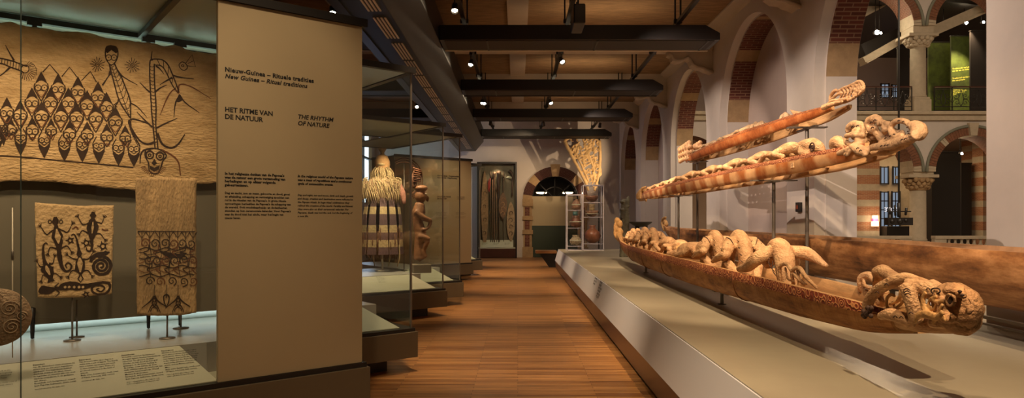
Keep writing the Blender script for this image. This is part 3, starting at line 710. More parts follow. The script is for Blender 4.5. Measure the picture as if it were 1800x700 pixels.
m = MB()
for x in (-.6,-.15,.3): write(m, "Speren en schilden\nSpears and shields\nAsmat, Papoea\n20ste eeuw", (x,.17-.004,.60), (1,0,0), (0,.681,.732), .03)
m.build('printed_text', M['ink'], tw)

# ================================================================== PAINTED BARKCLOTHS
def loc1(x, y, z): return C1 + AX*x + BX*y + Vector((0,0,z))
class Cloth:
    def __init__(s, name, label, cat, yl, corners, mt, amp=.006, edge=.006, nx=60, nz=40, group=None):
        """corners px: TL, TR, BR, BL polylines on top / bottom"""
        s.yl = yl; s.amp = amp
        top, bot = corners
        T = [hit(px, py, yl) for px, py in top]; B = [hit(px, py, yl) for px, py in bot]
        def lerp(P, t):
            x = P[0][0]+(P[-1][0]-P[0][0])*t
            for a, b in zip(P, P[1:]):
                if x <= b[0]+1e-9 or b is P[-1]:
                    k = (x-a[0])/max(1e-6,(b[0]-a[0])); return Vector((x, a[1]+(b[1]-a[1])*k))
        s.org = Vector(((T[0][0]+T[-1][0])/2, yl, min(p[1] for p in B)))
        s.t = thing(name, label, cat, loc1(*s.org), CA, group=group)
        m = MB(org=s.org); vs = []; th = .003
        for j in range(nz+1):
            for i in range(nx+1):
                u, v = i/nx, j/nz
                p = lerp(T, u)*(1-v)+lerp(B, u)*v
                ex = noise.noise(Vector((p.x*9, p.y*9, 1)))*edge; fx = (1 if i in (0,nx) else 0); fz = (1 if j in (0,nz) else 0)
                p = p+Vector((noise.noise(Vector((0,p.y*14,3)))*edge*fx*1.2, (noise.noise(Vector((p.x*10,0,5)))+.5*noise.noise(Vector((p.x*35,0,5))))*edge*fz*1.6))
                vs.append((p.x, s.d(p.x,p.y), p.y))
        n = len(vs); fs = []
        for j in range(nz):
            for i in range(nx):
                a = j*(nx+1)+i; fs.append((a, a+nx+1, a+nx+2, a+1)); fs.append((n+a, n+a+1, n+a+nx+2, n+a+nx+1))
        for i in range(nx): fs.append((i, i+1, n+i+1, n+i)); a = nz*(nx+1)+i; fs.append((a+1, a, n+a, n+a+1))
        for j in range(nz): a = j*(nx+1); b = a+nx+1; fs.append((b, a, n+a, n+b)); a += nx; b += nx; fs.append((a, b, n+b, n+a))
        m.add(vs+[(x,y+th,z) for x,y,z in vs], fs, 0, True)
        m.build('cloth_sheet', mt, s.t)
        s.ink = MB(org=s.org); s.mi = 0
    def d(s, x, z):
        return s.yl + s.amp*(noise.noise(Vector((x*3.1, z*2.7, s.yl*9)))*1.3 + .4*noise.noise(Vector((x*11, z*9, 2))))
    def P(s, px, py):
        return hit(px, py, s.yl)
    def stroke(s, pts, w, closed=False, sub=5, mi=0):
        """pts photo places, w width in photo pixels (number or list)"""
        if closed: pts = pts+[pts[0]]
        L = [Vector((*s.P(*p), 0)) for p in pts]; k = .0042
        ws = [x*k for x in (w if hasattr(w,'__len__') else [w]*len(pts))]
        if closed and len(ws) < len(L): ws.append(ws[0])
        if sub > 1 and len(L) > 1: L, ws = spline(L, ws, sub)
        vs = []
        for i, p in enumerate(L):
            t = L[min(i+1,len(L)-1)]-L[max(i-1,0)]
            t = t.normalized() if t.length > 1e-9 else Vector((1,0,0)); nn = Vector((-t.y, t.x, 0))
            for sg in (1,-1):
                q = p+nn*sg*ws[i]/2*(1+.3*noise.noise(Vector((p.x*60,p.y*60,sg)))); vs.append((q.x, s.d(q.x,q.y)-.0035, q.y))
        s.ink.add(vs, [(2*i,2*i+1,2*i+3,2*i+2) for i in range(len(L)-1)], mi)
    def fill(s, pts, mi=0, off=.0028):
        L = [s.P(*p) for p in pts]; c = (sum(p[0] for p in L)/len(L), sum(p[1] for p in L)/len(L)); vs = [(c[0], s.d(*c)-off, c[1])]
        # three rings keep the fill on the uneven cloth
        n = len(L); R_ = 4
        for r in range(1, R_+1):
            for x, z in L:
                q = (c[0]+(x-c[0])*r/R_, c[1]+(z-c[1])*r/R_); vs.append((q[0], s.d(*q)-off, q[1]))
        fs = [(0,1+i,1+(i+1)%n) for i in range(n)]
        for r in range(R_-1):
            for i in range(n): a = 1+r*n+i; b = 1+r*n+(i+1)%n; fs.append((a, a+n, b+n, b))
        s.ink.add(vs, fs, mi)
    def ring(s, c, r, w, n=14, mi=0, ry=None):
        s.stroke([(c[0]+r*math.cos(2*PI*i/n), c[1]+(ry or r)*math.sin(2*PI*i/n)) for i in range(n)], w, closed=True, sub=1, mi=mi)
    def spiral(s, c, r0, turns, w, start=0, dirn=1, mi=0, ry=1.0):
        n = int(turns*14); s.stroke([(c[0]+r0*(1-i/n*.93)*math.cos(start+dirn*2*PI*turns*i/n), c[1]+ry*r0*(1-i/n*.93)*math.sin(start+dirn*2*PI*turns*i/n)) for i in range(n+1)], [w*(1-.5*i/n) for i in range(n+1)], sub=1, mi=mi)
    def done(s):
        s.ink.build('painted_design', [M['soot'], M['rust']], s.t, fixn=False)
# ---- the large cloth
big = Cloth('barkcloth', 'huge pale barkcloth painted with rows of beaked faces, a centipede and two suns', 'barkcloth', 1.17,
  ([(-260,15),(-120,35),(0,41),(20,39),(45,46),(80,50),(105,56),(135,55),(160,60),(190,68),(240,72),(290,80),(300,79),(340,90),(383,96),(440,112)],
   [(-260,312),(-100,318),(0,321),(30,318),(100,320),(180,330),(238,334),(262,322),(300,325),(383,322),(440,318)]), M['bark'], amp=.009, edge=.008, nx=110, nz=50)
def c2(x, y): return (x/3.18, 80+y/3.18)
def c3(x, y): return (170+x/2.69, 60+y/2.69)
def face(ax, ay, w=84, h=165, hat=62, gap=True):
    """upright face under a dark peaked cap, apex at crop place ax, ay"""
    big.fill([c2(ax,ay-3), c2(ax+w*.22,ay+hat*.5), c2(ax+w*.42,ay+hat+6), c2(ax+w*.2,ay+hat-10), c2(ax,ay+hat-14), c2(ax-w*.2,ay+hat-10), c2(ax-w*.42,ay+hat+6), c2(ax-w*.22,ay+hat*.5)])
    big.stroke([c2(ax-w*.42,ay+hat+2), c2(ax-w*.46,ay+hat+32), c2(ax-w*.22,ay+h*.8), c2(ax,ay+h)], 1.7)
    big.stroke([c2(ax+w*.42,ay+hat+2), c2(ax+w*.46,ay+hat+32), c2(ax+w*.22,ay+h*.8), c2(ax,ay+h)], 1.7)
    for sx in (-1,1):
        big.ring(c2(ax+sx*w*.21, ay+hat+27), 5.2, 1.2); big.fill([c2(ax+sx*w*.21+4*math.cos(a),ay+hat+27+4*math.sin(a)) for a in (0,1.5,3,4.5)])
        big.stroke([c2(ax+sx*w*.30, ay+hat+46), c2(ax+sx*w*.12, ay+hat+72), c2(ax, ay+h-22)], 1.4, mi=1)
    big.stroke([c2(ax-w*.22,ay+hat+46), c2(ax,ay+hat+40), c2(ax+w*.22,ay+hat+46)], 1.3)
def iface(ax, ay, w=72, h=150):
    """upside down face, cap apex pointing down"""
    big.fill([c2(ax,ay+2), c2(ax+w*.25,ay-32), c2(ax+w*.46,ay-68), c2(ax+w*.42,ay-84), c2(ax+w*.2,ay-68), c2(ax,ay-62), c2(ax-w*.2,ay-68), c2(ax-w*.42,ay-84), c2(ax-w*.46,ay-68), c2(ax-w*.25,ay-32)])
    big.stroke([c2(ax-w*.42,ay-78), c2(ax-w*.45,ay-112), c2(ax-w*.18,ay-h)], 1.6); big.stroke([c2(ax+w*.42,ay-78), c2(ax+w*.45,ay-112), c2(ax+w*.18,ay-h)], 1.6)
    for sx in (-1,1):
        big.ring(c2(ax+sx*w*.2, ay-100), 4.6, 1.2); big.fill([c2(ax+sx*w*.2+4*math.cos(a),ay-100+4*math.sin(a)) for a in (0,1.5,3,4.5)])
    big.stroke([c2(ax-w*.2,ay-84), c2(ax,ay-74), c2(ax+w*.2,ay-84)], 1.2)
for p in ((230,148),(325,158),(435,175),(548,203),(178,237),(282,238),(382,238),(487,252),(595,262),(38,292),(112,308),(232,314),(340,318),(428,320),(535,322),(645,342)): face(*p)
for p in ((180,402),(388,422),(487,427),(597,437)): face(*p, w=74, h=130, hat=52)
for p in ((285,410),(700,447)): face(*p, w=66, h=110, hat=48)
face(50, 392, w=92, h=120, hat=62); face(-40, 420, w=84, h=130)
for p in ((115,615),(247,630),(360,648),(460,652),(552,660),(662,672),(748,678)): iface(*p)
iface(-20, 610); iface(20, 560, 50, 80)
for a, b, c in (((238,150),(278,107),(322,158)),((345,175),(388,122),(430,178)),((455,198),(505,145),(540,205)),((572,222),(615,160),(622,150)),((655,345),(640,330),(660,315))): big.stroke([c2(*a),c2(*b),c2(*c)], 1.8, sub=1)
big.stroke([c2(-300,612), c2(-60,616), c2(60,620), c2(160,626), c2(330,643), c2(520,660), c2(745,682)], 2.0)
def sun(x, y):
    big.ring(c2(x,y), 3.4, 1.3); big.ring(c2(x,y), 1.2, 1.0, 8)
    for i in range(14):
        a = 2*PI*i/14+.1; r1 = 15; r2 = 36+8*((i*5)%3)/2
        big.stroke([c2(x+r1*math.cos(a),y+r1*math.sin(a)), c2(x+r2*math.cos(a),y+r2*math.sin(a))], 1.1, sub=1)
sun(545,107); sun(740,112)
# lizard man with striped body
head = [(588,30),(596,8),(618,2),(645,8),(658,30),(656,70),(640,98),(622,108),(604,95),(590,65)]
big.stroke([c2(*p) for p in head], 1.8, closed=True)
big.fill([c2(*p) for p in ((590,36),(594,6),(618,-2),(650,6),(660,36),(648,44),(622,26),(600,44))])
for sx in (607,637): big.ring(c2(sx,68), 5, 1.3); big.fill([c2(sx+4*math.cos(a),68+4*math.sin(a)) for a in (0,1.5,3,4.5)])
Lb = [(612,105),(622,150),(636,200),(660,290),(690,350),(728,405)]; Rb = [(640,100),(658,140),(680,180),(700,230),(728,310),(730,405)]
big.stroke([c2(*p) for p in Lb], 2.2); big.stroke([c2(*p) for p in Rb], 2.2)
for i in range(12):
    t = i/11; k = t*4.99; j = int(k); f = k-j
    a = Vector(Lb[j]).lerp(Vector(Lb[j+1]), f); b = Vector(Rb[j]).lerp(Vector(Rb[j+1]), f); mm = (a+b)/2+Vector((8,16))
    big.stroke([c2(*a), c2(*mm), c2(*b)], 1.0, sub=2)
big.stroke([c2(626,120), c2(668,240), c2(722,395)], 1.0)
for pts in (((618,120),(612,160),(575,225)),((655,135),(690,175),(768,220)),((662,300),(658,320),(640,345)),((728,320),(770,345),(820,400)),((722,415),(730,470),(770,560))):
    big.stroke([c2(*p) for p in pts], [2.8,1.8,1.1])
big.fill([c2(*p) for p in ((610,140),(622,165),(606,165))]); big.fill([c2(*p) for p in ((664,150),(690,178),(668,172))])
# centipede
ax_ = [(262,140),(262,200),(266,280),(270,360),(272,430),(279,500),(282,545)]
for sx in (-11,11): big.stroke([c3(x+sx*(1 if y < 420 else .6),y) for x,y in ax_], 2.4)
for i in range(22):
    y = 150+i*17; x = 262+(y-150)*.045; h = 11 if y < 420 else 7
    big.stroke([c3(x-h,y), c3(x,y+6), c3(x+h,y)], 1.1, sub=2)
top = [(251,140),(256,122),(285,118),(315,124),(340,150),(362,200),(378,240),(390,275)]; in_ = [(273,142),(278,146),(300,148),(318,162),(336,195),(355,235),(372,262),(386,280)]
big.stroke([c3(*p) for p in top], 2.4); big.stroke([c3(*p) for p in in_], 2.2)
for a, b in zip(top[2:], in_[2:]): big.stroke([c3(*a), c3(*b)], 1.2, sub=1)
for pts, mi in ((((262,125),(258,110),(262,80)),0),(((252,275),(230,255),(204,228)),0),(((275,275),(300,255),(332,240)),0),(((262,440),(225,405),(190,368)),0),(((280,445),(330,420),(380,398)),0),(((280,150),(300,165),(318,188)),0),
               (((360,195),(400,205),(460,212)),0),(((358,205),(330,220),(298,240)),0),(((390,280),(365,262),(335,300),(300,382)),1),(((385,270),(395,238),(450,250),(540,305)),1),(((390,285),(420,325),(485,372)),0),(((392,290),(372,330),(364,395)),0)):
    big.stroke([c3(*p) for p in pts], [3.4]+[2.4]*(len(pts)-2)+[1.0], mi=mi)
big.fill([c3(*p) for p in ((390,283),(410,312),(388,322),(372,318))])
big.stroke([c3(*p) for p in ((276,510),(240,520),(205,505),(170,455),(152,415),(175,402),(235,420),(258,438))], [4,3.6,3,2.6,2.6,2.8,2.4,2])
big.stroke([c3(*p) for p in ((160,410),(168,460),(205,530))], 2.0)
big.stroke([c3(*p) for p in ((286,470),(310,520),(350,538),(385,520),(416,474))], [4,4,3.4,3,1.6])
big.stroke([c3(*p) for p in ((300,545),(350,570),(385,605),(396,668))], [3,3.4,3,2], mi=1)
big.stroke([c3(*p) for p in ((270,540),(225,548),(208,570),(204,612))], [3,3,2.6,1.6])
fc = [(232,545),(268,540),(305,550),(328,575),(312,600),(302,630),(290,655),(268,660),(248,645),(244,610),(228,575)]
big.stroke([c3(*p) for p in fc], 2.4, closed=True)
for x, y in ((250,572),(298,578)): big.ring(c3(x,y), 6.4, 2.4); big.ring(c3(x,y), 2.4, 2.0, 8); big.stroke([c3(x-20,y-8), c3(x,y-22), c3(x+22,y-6)], 2)
big.fill([c3(*p) for p in ((272,590),(284,612),(270,622),(258,610))]); big.fill([c3(*p) for p in ((250,622),(272,632),(298,620),(292,640),(270,650),(252,640))])
for i in range(17):
    a = R(20+i*9); x, y = 268+40*math.cos(a), 615+34*math.sin(a)
    big.stroke([c3(x,y), c3(x+22*math.cos(a),y+20*math.sin(a))], .9, sub=1, mi=1)
# fish at top right, insect at left
big.stroke([c3(*p) for p in ((388,145),(402,132),(420,140),(428,160),(412,172),(395,162))], 1.5, closed=True); big.ring(c3(406,150), 2, 1.4, 8)
big.stroke([c3(*p) for p in ((420,138),(450,98),(466,155),(424,150))], 1.3, sub=1); big.stroke([c3(430,140), c3(455,128)], 1, sub=1)
big.stroke([c2(-120,60), c2(0,72), c2(70,88), c2(118,106), c2(150,118)], 2.2); big.stroke([c2(-120,100), c2(0,100), c2(60,122), c2(110,140), c2(135,155)], 2.2)
for x in range(-100, 120, 16): big.stroke([c2(x, 66+max(0,x)*.28), c2(x-4, 98+max(0,x)*.38)], 1.0, sub=1)
big.ring(c2(140,132), 7, 1.6); big.stroke([c2(30,-2), c2(55,45), c2(78,85)], [1,2,3]); big.stroke([c2(60,118), c2(20,155), c2(-20,182)], [3,1.8,1])
for i in range(15):
    a = R(-75+i*15); big.stroke([c2(142+26*math.cos(a),135+26*math.sin(a)), c2(150+52*math.cos(a),140+52*math.sin(a)), c2(156+50*math.cos(a+.15),148+50*math.sin(a+.15))], .8, sub=1)
big.done()
# ---- small sheet with lizards
YS = .95
sm = Cloth('barkcloth', 'small square barkcloth painted with dark lizards and a coiled snake, on a thin stand', 'barkcloth', YS,
  ([(61,356),(100,359),(150,362),(200,361)],[(66,523),(100,524),(150,522),(196,517)]), M['bark2'], amp=.003, edge=.004, nx=30, nz=34)
def c4(x, y): return (50+x/3.888, 350+y/3.888)
def limb(pts, w=1.7, toes=True):
    sm.stroke([c4(*p) for p in pts], [w*1.5]+[w]*(len(pts)-2)+[w*.6])
    if toes:
        a, b = Vector(pts[-2]), Vector(pts[-1]); d = (b-a).normalized()
        for k in (-.7,-.25,.25,.7):
            e = b+Vector((d.x*math.cos(k)-d.y*math.sin(k), d.x*math.sin(k)+d.y*math.cos(k)))*24; sm.stroke([c4(*b), c4(*e)], 1.0, sub=1)
def body(pts, ws): 
    P_ = [Vector((*p,0)) for p in pts]; P2, W2 = spline(P_, list(ws), 4)
    sm.stroke([c4(p.x,p.y) for p in P2], [x/3.888 for x in W2], sub=1)
def slit(pts, w, mi=None):
    P_ = [Vector((*p,0)) for p in pts]; P2, W2 = spline(P_, list(w), 4)
    L = [Vector((*sm.P(*c4(p.x,p.y)),0)) for p in P2]; vs = []
    for i, p in enumerate(L):
        t = (L[min(i+1,len(L)-1)]-L[max(i-1,0)]).normalized(); nn = Vector((-t.y,t.x,0))
        for sg in (1,-1): q = p+nn*sg*W2[i]/3.888*.0042/2; vs.append((q.x, sm.d(q.x,q.y)-.0055, q.y))
    sm.ink.add(vs, [(2*i,2*i+1,2*i+3,2*i+2) for i in range(len(L)-1)], 2)
body([(186,170),(190,200),(198,260),(205,310),(208,345)], [18,26,66,40,20]); slit([(192,205),(200,260),(206,305)],[6,34,6])
body([(182,122),(184,150),(186,178)], [16,36,18]); sm.ring(c4(184,155), 4.5, 2); sm.ring(c4(146,155), 3, 1.2); sm.ring(c4(222,155), 3, 1.2)
sm.stroke([c4(*p) for p in ((208,345),(214,400),(228,460),(252,492),(282,486),(294,456),(272,436),(252,452),(264,470))], [6,7,5,3.5,3,2.6,2.2,1.8,1.4])
limb([(190,200),(150,225),(122,242),(85,190)]); limb([(195,198),(235,215),(268,225),(298,172)]); limb([(205,345),(150,330),(135,370)]); limb([(212,345),(262,320),(292,358)])
body([(440,130),(438,150),(438,195),(434,240),(430,280)], [20,40,74,44,18]); slit([(440,155),(438,195),(434,235)],[4,14,4]); body([(443,88),(441,110),(440,130)], [14,38,20])
sm.stroke([c4(*p) for p in ((430,280),(434,325),(422,355),(400,350),(396,330))], [5,4,3,2,1.5])
limb([(428,155),(395,170),(368,172),(340,125)]); limb([(448,155),(480,160),(500,165),(515,128)]); limb([(426,245),(372,215),(352,235)]); limb([(440,248),(485,235),(520,275)])
body([(130,445),(128,470),(140,510),(150,545)], [30,64,60,24]); slit([(120,455),(128,480),(146,520)],[8,22,8]); body([(148,545),(155,565)],[24,40])
sm.stroke([c4(*p) for p in ((120,450),(108,420),(100,370),(102,320),(118,300),(132,310))], [7,5,4,2.6,2,1.4])
limb([(108,460),(80,460),(60,430)]); limb([(140,440),(165,440),(178,395)]); limb([(130,530),(100,520),(88,555)]); limb([(152,530),(180,508),(215,530)])
body([(350,395),(352,430),(352,480),(356,515)], [20,50,60,18]); slit([(350,400),(352,440),(354,500)],[8,34,8]); body([(352,420),(352,460),(354,490)],[2,6,2])
body([(345,350),(347,372),(350,392)],[14,34,16])
sm.stroke([c4(*p) for p in ((345,350),(335,300),(325,262),(308,240),(292,250))], [4,3,2.4,1.8,1.4]); sm.stroke([c4(*p) for p in ((356,512),(338,545),(356,568),(374,545))], 1.8, closed=True, sub=1)
limb([(340,415),(300,405),(270,385)]); limb([(362,412),(410,408),(440,365)]); limb([(345,495),(300,488),(275,525)]); limb([(362,495),(405,488),(430,520)])
sm.spiral(c4(497,458), 19, 2.7, 5.5, start=-1.9, dirn=1, ry=.95)
sm.stroke([c4(*p) for p in ((425,430),(440,400),(475,378),(520,370),(555,362))], [5,7,7,5,2]); sm.fill([c4(*p) for p in ((500,372),(525,352),(552,368),(530,384))])
body([(190,618),(240,600),(300,592),(370,600),(450,580),(510,568)], [10,50,62,40,22,14]); body([(75,642),(100,625),(140,622),(190,612)], [20,60,50,12])
for x in (250,278,312,345,372): slit([(x-9,602),(x,602),(x+9,602)],[8,20,8])
sm.stroke([c4(*p) for p in ((500,568),(548,575),(556,605),(535,640),(490,652),(445,640),(432,612),(455,592),(500,592),(520,610),(495,632),(465,618),(485,608))], [4,4.5,4,4,3.5,3.5,3,3,3,2.6,2.2,2,1.5])
limb([(200,605),(180,600),(208,572)], toes=False); limb([(190,622),(210,640),(185,668)], toes=False)
for x, y, r in ((395,300,16),(285,282,14),(508,322,17),(392,652,13)):
    sm.ring(c4(x,y), r/3.888, 2)
    for i in range(5): a = i*2*PI/5+.5; sm.stroke([c4(x+r*math.cos(a),y+r*math.sin(a)), c4(x+r*2.3*math.cos(a+.2),y+r*2.1*math.sin(a+.2))], [2.4,1], sub=1)
sm.stroke([c4(*p) for p in ((300,205),(325,190),(340,205))], 2, mi=1); sm.stroke([c4(*p) for p in ((500,205),(520,212),(545,210))], 2, mi=1)
sm.ink.build('painted_design', [M['soot'], M['rust'], M['bark2']], sm.t)
# ---- tall sheet with scrolls
YT = .62
tl = Cloth('barkcloth', 'tall narrow barkcloth hanging in front, painted with bands of dark scrolls', 'barkcloth', YT,
  ([(238,313),(280,312),(345,314)],[(241,553),(290,556),(345,551)]), M['bark3'], amp=.004, edge=.004, nx=24, nz=50)
_ts = tl.stroke
tl.stroke = lambda pts, w, **k: _ts(pts, [q*.72 for q in w] if hasattr(w,'__len__') else w*.72, **k)
def c5(x, y): return (230+x/3.89, 380+y/3.89)
tl.stroke([c5(*p) for p in ((45,104),(240,105),(440,106))], 2.2)
for row, y, r in ((0,185,9.0),(1,300,8.5),(2,445,8.5)):
    xs = ((98,165,235,292,350,410) if row == 0 else (120,180,240,300,365,425) if row == 1 else (130,200,280,360,425))
    for i, x in enumerate(xs):
        tl.spiral(c5(x,y+4*(i%2)), r, 1.6, 2.6, start=i*.6, dirn=-1 if row != 1 else 1, mi=1 if (i+row)%3 == 0 else 0)
        if row < 2: tl.stroke([c5(x+26,y+8), c5(x+20,y+50), c5(x-10,y+62), c5(x+26,y+96)], [2.2,2.6,2.4,1.6], mi=i%2)
for k in range(7):
    y = 225+k*30; tl.stroke([c5(x, y+9*math.sin(x/22+k*1.9)) for x in range(55, 442, 18)], 1.5 if k%2 else 2.4, sub=2, mi=1 if k in (3,5) else 0)
for x in (75,130,195,262,320,375,425):
    tl.stroke([c5(x-28,108), c5(x,150), c5(x+28,108)], 1.7, sub=1); tl.stroke([c5(x,108), c5(x,165)], 1.7, sub=1)
for x in (130,200,262,330,400):
    tl.stroke([c5(x-6,180), c5(x+8,260), c5(x-4,340), c5(x+6,420)], 1.5, mi=0)
tl.fill([c5(*p) for p in ((190,235),(240,245),(330,262),(385,250),(350,285),(250,285))])
for x in (160,242,322):
    tl.stroke([c5(x,470), c5(x-2,540)], 1.3, sub=1)
for x in (160,322):
    for sg in (-1,1):
        tl.stroke([c5(x,545), c5(x+sg*25,580), c5(x+sg*85,628 if sg*x<0 else 622)], [4,3.4,1.4]); tl.stroke([c5(x,600), c5(x+sg*20,615), c5(x+sg*42,660)], [2,2.6,1.2]); tl.stroke([c5(x,622), c5(x+sg*18,632), c5(x+sg*26,652)], 2)
        tl.stroke([c5(x+sg*8,575), c5(x+sg*14,600), c5(x,620)], 2.6)
    tl.ring(c5(x,575), 3, 2)
tl.stroke([c5(242,530), c5(242,560)], 2, sub=1)
for sg in (-1,1): tl.stroke([c5(242,535), c5(242+sg*18,550), c5(242+sg*14,590), c5(242,622)], [3.4,3,2.4,1.4])
tl.done()
def stand(px, py, yl, zt, label, name='display_stand', r=.055, fork=0):
    x, z = hit(px, py, yl)
    t = thing(name, label, 'stand', loc1(x, yl, .674), CA, group='stands for the barkcloths')
    m = MB(); m.tube([(0,0,.0),(0,0,zt-.674)], .0065, 8); m.build('rod', M['steel'], t)
    m = MB(); m.lathe([(r,0),(r,.008),(r*.3,.012)], n=20); m.build('foot_disc', M['steel'], t)
stand(127, 598, YS+.03, 1.05, 'thin metal stand with disc foot under the small lizard barkcloth')
stand(294, 595, YT+.03, .95, 'thin metal stand with disc foot under the tall scroll barkcloth')
stand(135, 590, 1.13, .95, 'short stand half hidden behind the small lizard barkcloth', r=.05)
stand(318, 590, 1.10, .95, 'short stand half hidden behind the tall scroll barkcloth', r=.06)
# carved disc at the left edge
x, z = hit(-6, 558, .22)
t = thing('carved_disc', 'round pale carved disc with spiral relief at the left edge', 'carving', loc1(x, .22, z-.165), CA)
m = MB(); n = 40
m.lathe([(.165,0),(.172,.012),(.165,.028),(.02,.036)], n=n)
rot = Matrix.Rotation(R(90), 4, 'X')
for v in m.v: v.xyz = (rot@v)+Vector((0,0,.165))
m.build('disc', mat('carved_pith', (.50,.34,.21), .85, var=.25, scale=30, bump=.8, bscale=60), t)
m = MB()
for cx, cz, r0 in ((.06,.05,.05),(-.05,.07,.05),(.07,-.06,.05),(-.04,-.05,.055),(.0,.12,.028),(.12,-.0,.028)):
    m.tube([(cx+r0*(1-i/30)*math.cos(i*.5), -.037+.0, .165+cz+r0*(1-i/30)*math.sin(i*.5)) for i in range(30)], .0035, 5)
m.build('relief_spirals', mat('carved_pith_relief', (.56,.40,.26), .85), t)
m = MB(); m.tube([(0,.02,.02),(0,.03,-(z-.165-.674)+.005)], .006, 8); m.build('support_rod', M['steel'], t)
t = thing('hanging_rod', 'slim pale metal rod rising behind the carved disc', 'rod', loc1(hit(22,560,.5)[0], .5, .674), CA)
m = MB(); m.tube([(0,0,0),(0,0,.95)], .004, 6); m.build('rod', M['slat'], t)
m = MB(); m.tube([(0,0,.62),(0,0,.68)], .008, 8); m.build('clamp', M['steel'], t)

# ================================================================== STRIPED BODY COSTUME
def c3loc(x, y, z=0): return C3 + AX*x + BX*y + Vector((0,0,z))
S6 = .00967
t = thing('dance_costume', 'full woven dance costume with fringed head and striped skirt strips, on a stand', 'costume', c3loc(-.47, 1.17, .674))
def q6(px, py): return ((px-674)*S6, EYE+(386-py)*S6-.674)
m = MB()
z0 = lambda py: q6(674, py)[1]
m.lathe([(.075,z0(261)),(.06,z0(264)),(.03,z0(269)),(.045,z0(273))], n=14); m.build('top_finial', M['fibre'], t)
m = MB(); m.lathe([(.02,z0(271)),(.09,z0(275)),(.125,z0(283)),(.13,z0(290)),(.11,z0(297)),(.10,z0(305)),(.13,z0(318))], n=20); m.build('cap', mat('ochre_weave', (.55,.30,.13), .8, var=.3, scale=40), t)
m = MB(); m.ell((0,-.04,z0(290)), (.095,.10,.05)); m.build('face_opening', M['fibre'], t)
def strands(name, mt, n, f, parent, r=.006):
    m = MB()
    for i in range(n): m.tube(f(i), [r, r*1.2, r*.5], 4, sub=2)
    return m.build(name, mt, parent, kind='stuff')
rn = random.Random(3)
def fr(i):
    a = rn.uniform(0, 2*PI); r0 = .10; r1 = rn.uniform(.13,.20); zz = z0(rn.uniform(292,302))
    return [(r0*math.cos(a),r0*math.sin(a),zz),(r1*math.cos(a),r1*math.sin(a),zz-.10),(r1*.95*math.cos(a+.2),r1*math.sin(a+.2),zz-rn.uniform(.22,.34))]
strands('head_fringe', M['fibre'], 150, fr, t)
m = MB(); m.lathe([(.13,z0(310)),(.21,z0(316)),(.29,z0(326)),(.30,z0(338)),(.26,z0(350)),(.25,z0(360))], n=24); m.build('bodice', mat('knotted_net', (.46,.30,.17), .9, var=.5, scale=60, bump=.8), t)
def fr2(i):
    a = rn.uniform(0, 2*PI); zz = z0(rn.uniform(312,340)); r0 = .27
    return [(r0*math.cos(a),r0*math.sin(a),zz),((r0+.06)*math.cos(a+.2),(r0+.06)*math.sin(a+.2),zz-.03),((r0+.03)*math.cos(a+.3),(r0+.03)*math.sin(a+.3),zz-.22)]
strands('chest_fringe', M['fibre'], 220, fr2, t)
for s in (-1,1):
    m = MB(); m.tube([(s*.24,0,z0(322)),(s*.34,-.02,z0(340)),(s*.38,-.04,z0(358))], [.07,.06,.03], 10, sub=3); m.build('sleeve', mat('pink_weave', (.50,.22,.16), .85, var=.4, scale=30), t)
# skirt strips banded dark purple and cream
BAND = [M['fibre'], mat('purple_band', (.13,.07,.075), .85, var=.6, scale=70)]
st = None
for i in range(11):
    m = MB(); n = 16
    for k in range(n):
        f0, f1 = k/n, (k+1)/n
        def pt(f, s): 
            r = .25+.12*f**.85; w = .050+.035*f; return (s*w, -r-.02*math.sin(f*5), z0(345)-f*.98)
        m.add([pt(f0,-1),pt(f0,1),pt(f1,1),pt(f1,-1)]+[(x,y+.012,z) for x,y,z in (pt(f0,-1),pt(f0,1),pt(f1,1),pt(f1,-1))], [(0,3,2,1),(4,5,6,7),(0,4,7,3),(1,2,6,5)], 1 if k in (0,1,2,5,6,7,10,11,14,15) else 0)
    o = m.build('skirt_strip', BAND, t) if st is None else st.copy()
    if st is not None: COL.objects.link(o)
    st = st or o
    o.rotation_euler = (0,0,2*PI*i/11+.25+.06*math.sin(i*4.1))
def fr3(i):
    a = rn.uniform(0, 2*PI); zz = z0(rn.uniform(395,425)); r0 = rn.uniform(.15,.33)
    return [(r0*math.cos(a),r0*math.sin(a),zz),((r0+.02)*math.cos(a),(r0+.02)*math.sin(a),zz-.15),((r0*.85)*math.cos(a),(r0*.85)*math.sin(a),z0(rn.uniform(440,457)))]
strands('lower_fringe', M['fibred'], 260, fr3, t, .009)
m = MB(); m.tube([(0,0,.01),(0,0,z0(330))], .018, 8); m.lathe([(.12,0),(.12,.012),(.02,.03)], n=20); m.build('stand', M['slat'], t)
for dx in (-.12,.14,.3):
    m = MB(); m.tube([(dx,-.1,z0(430)),(dx*1.05,-.12,z0(452)),(dx*.9,-.1,z0(468))], [.01,.014,.006], 6, sub=3); m.build('cord', M['fibre'], t)
# feathery hoop behind
t = thing('rattan_hoop', 'dark bristly looped band hanging behind the striped costume', 'ornament', c3loc(-.15, 1.05, .674))
m = MB(); cx, cz = -.05, z0(315)
for k in range(3): m.tube([(.02+(.26+k*.03)*math.cos(a_), .02*k, cz+(.30+k*.035)*math.sin(a_)) for a_ in [R(-60+i*12) for i in range(16)]], .012, 6)
m.build('hoop', M['fibred'], t)
m = MB(); m.tube([(.02,.05,0),(.02,.05,cz+.3)], .008, 6); m.lathe([(.06,0),(.06,.01),(.01,.012)], (.02,.05,0)); m.build('stand', M['steel'], t)
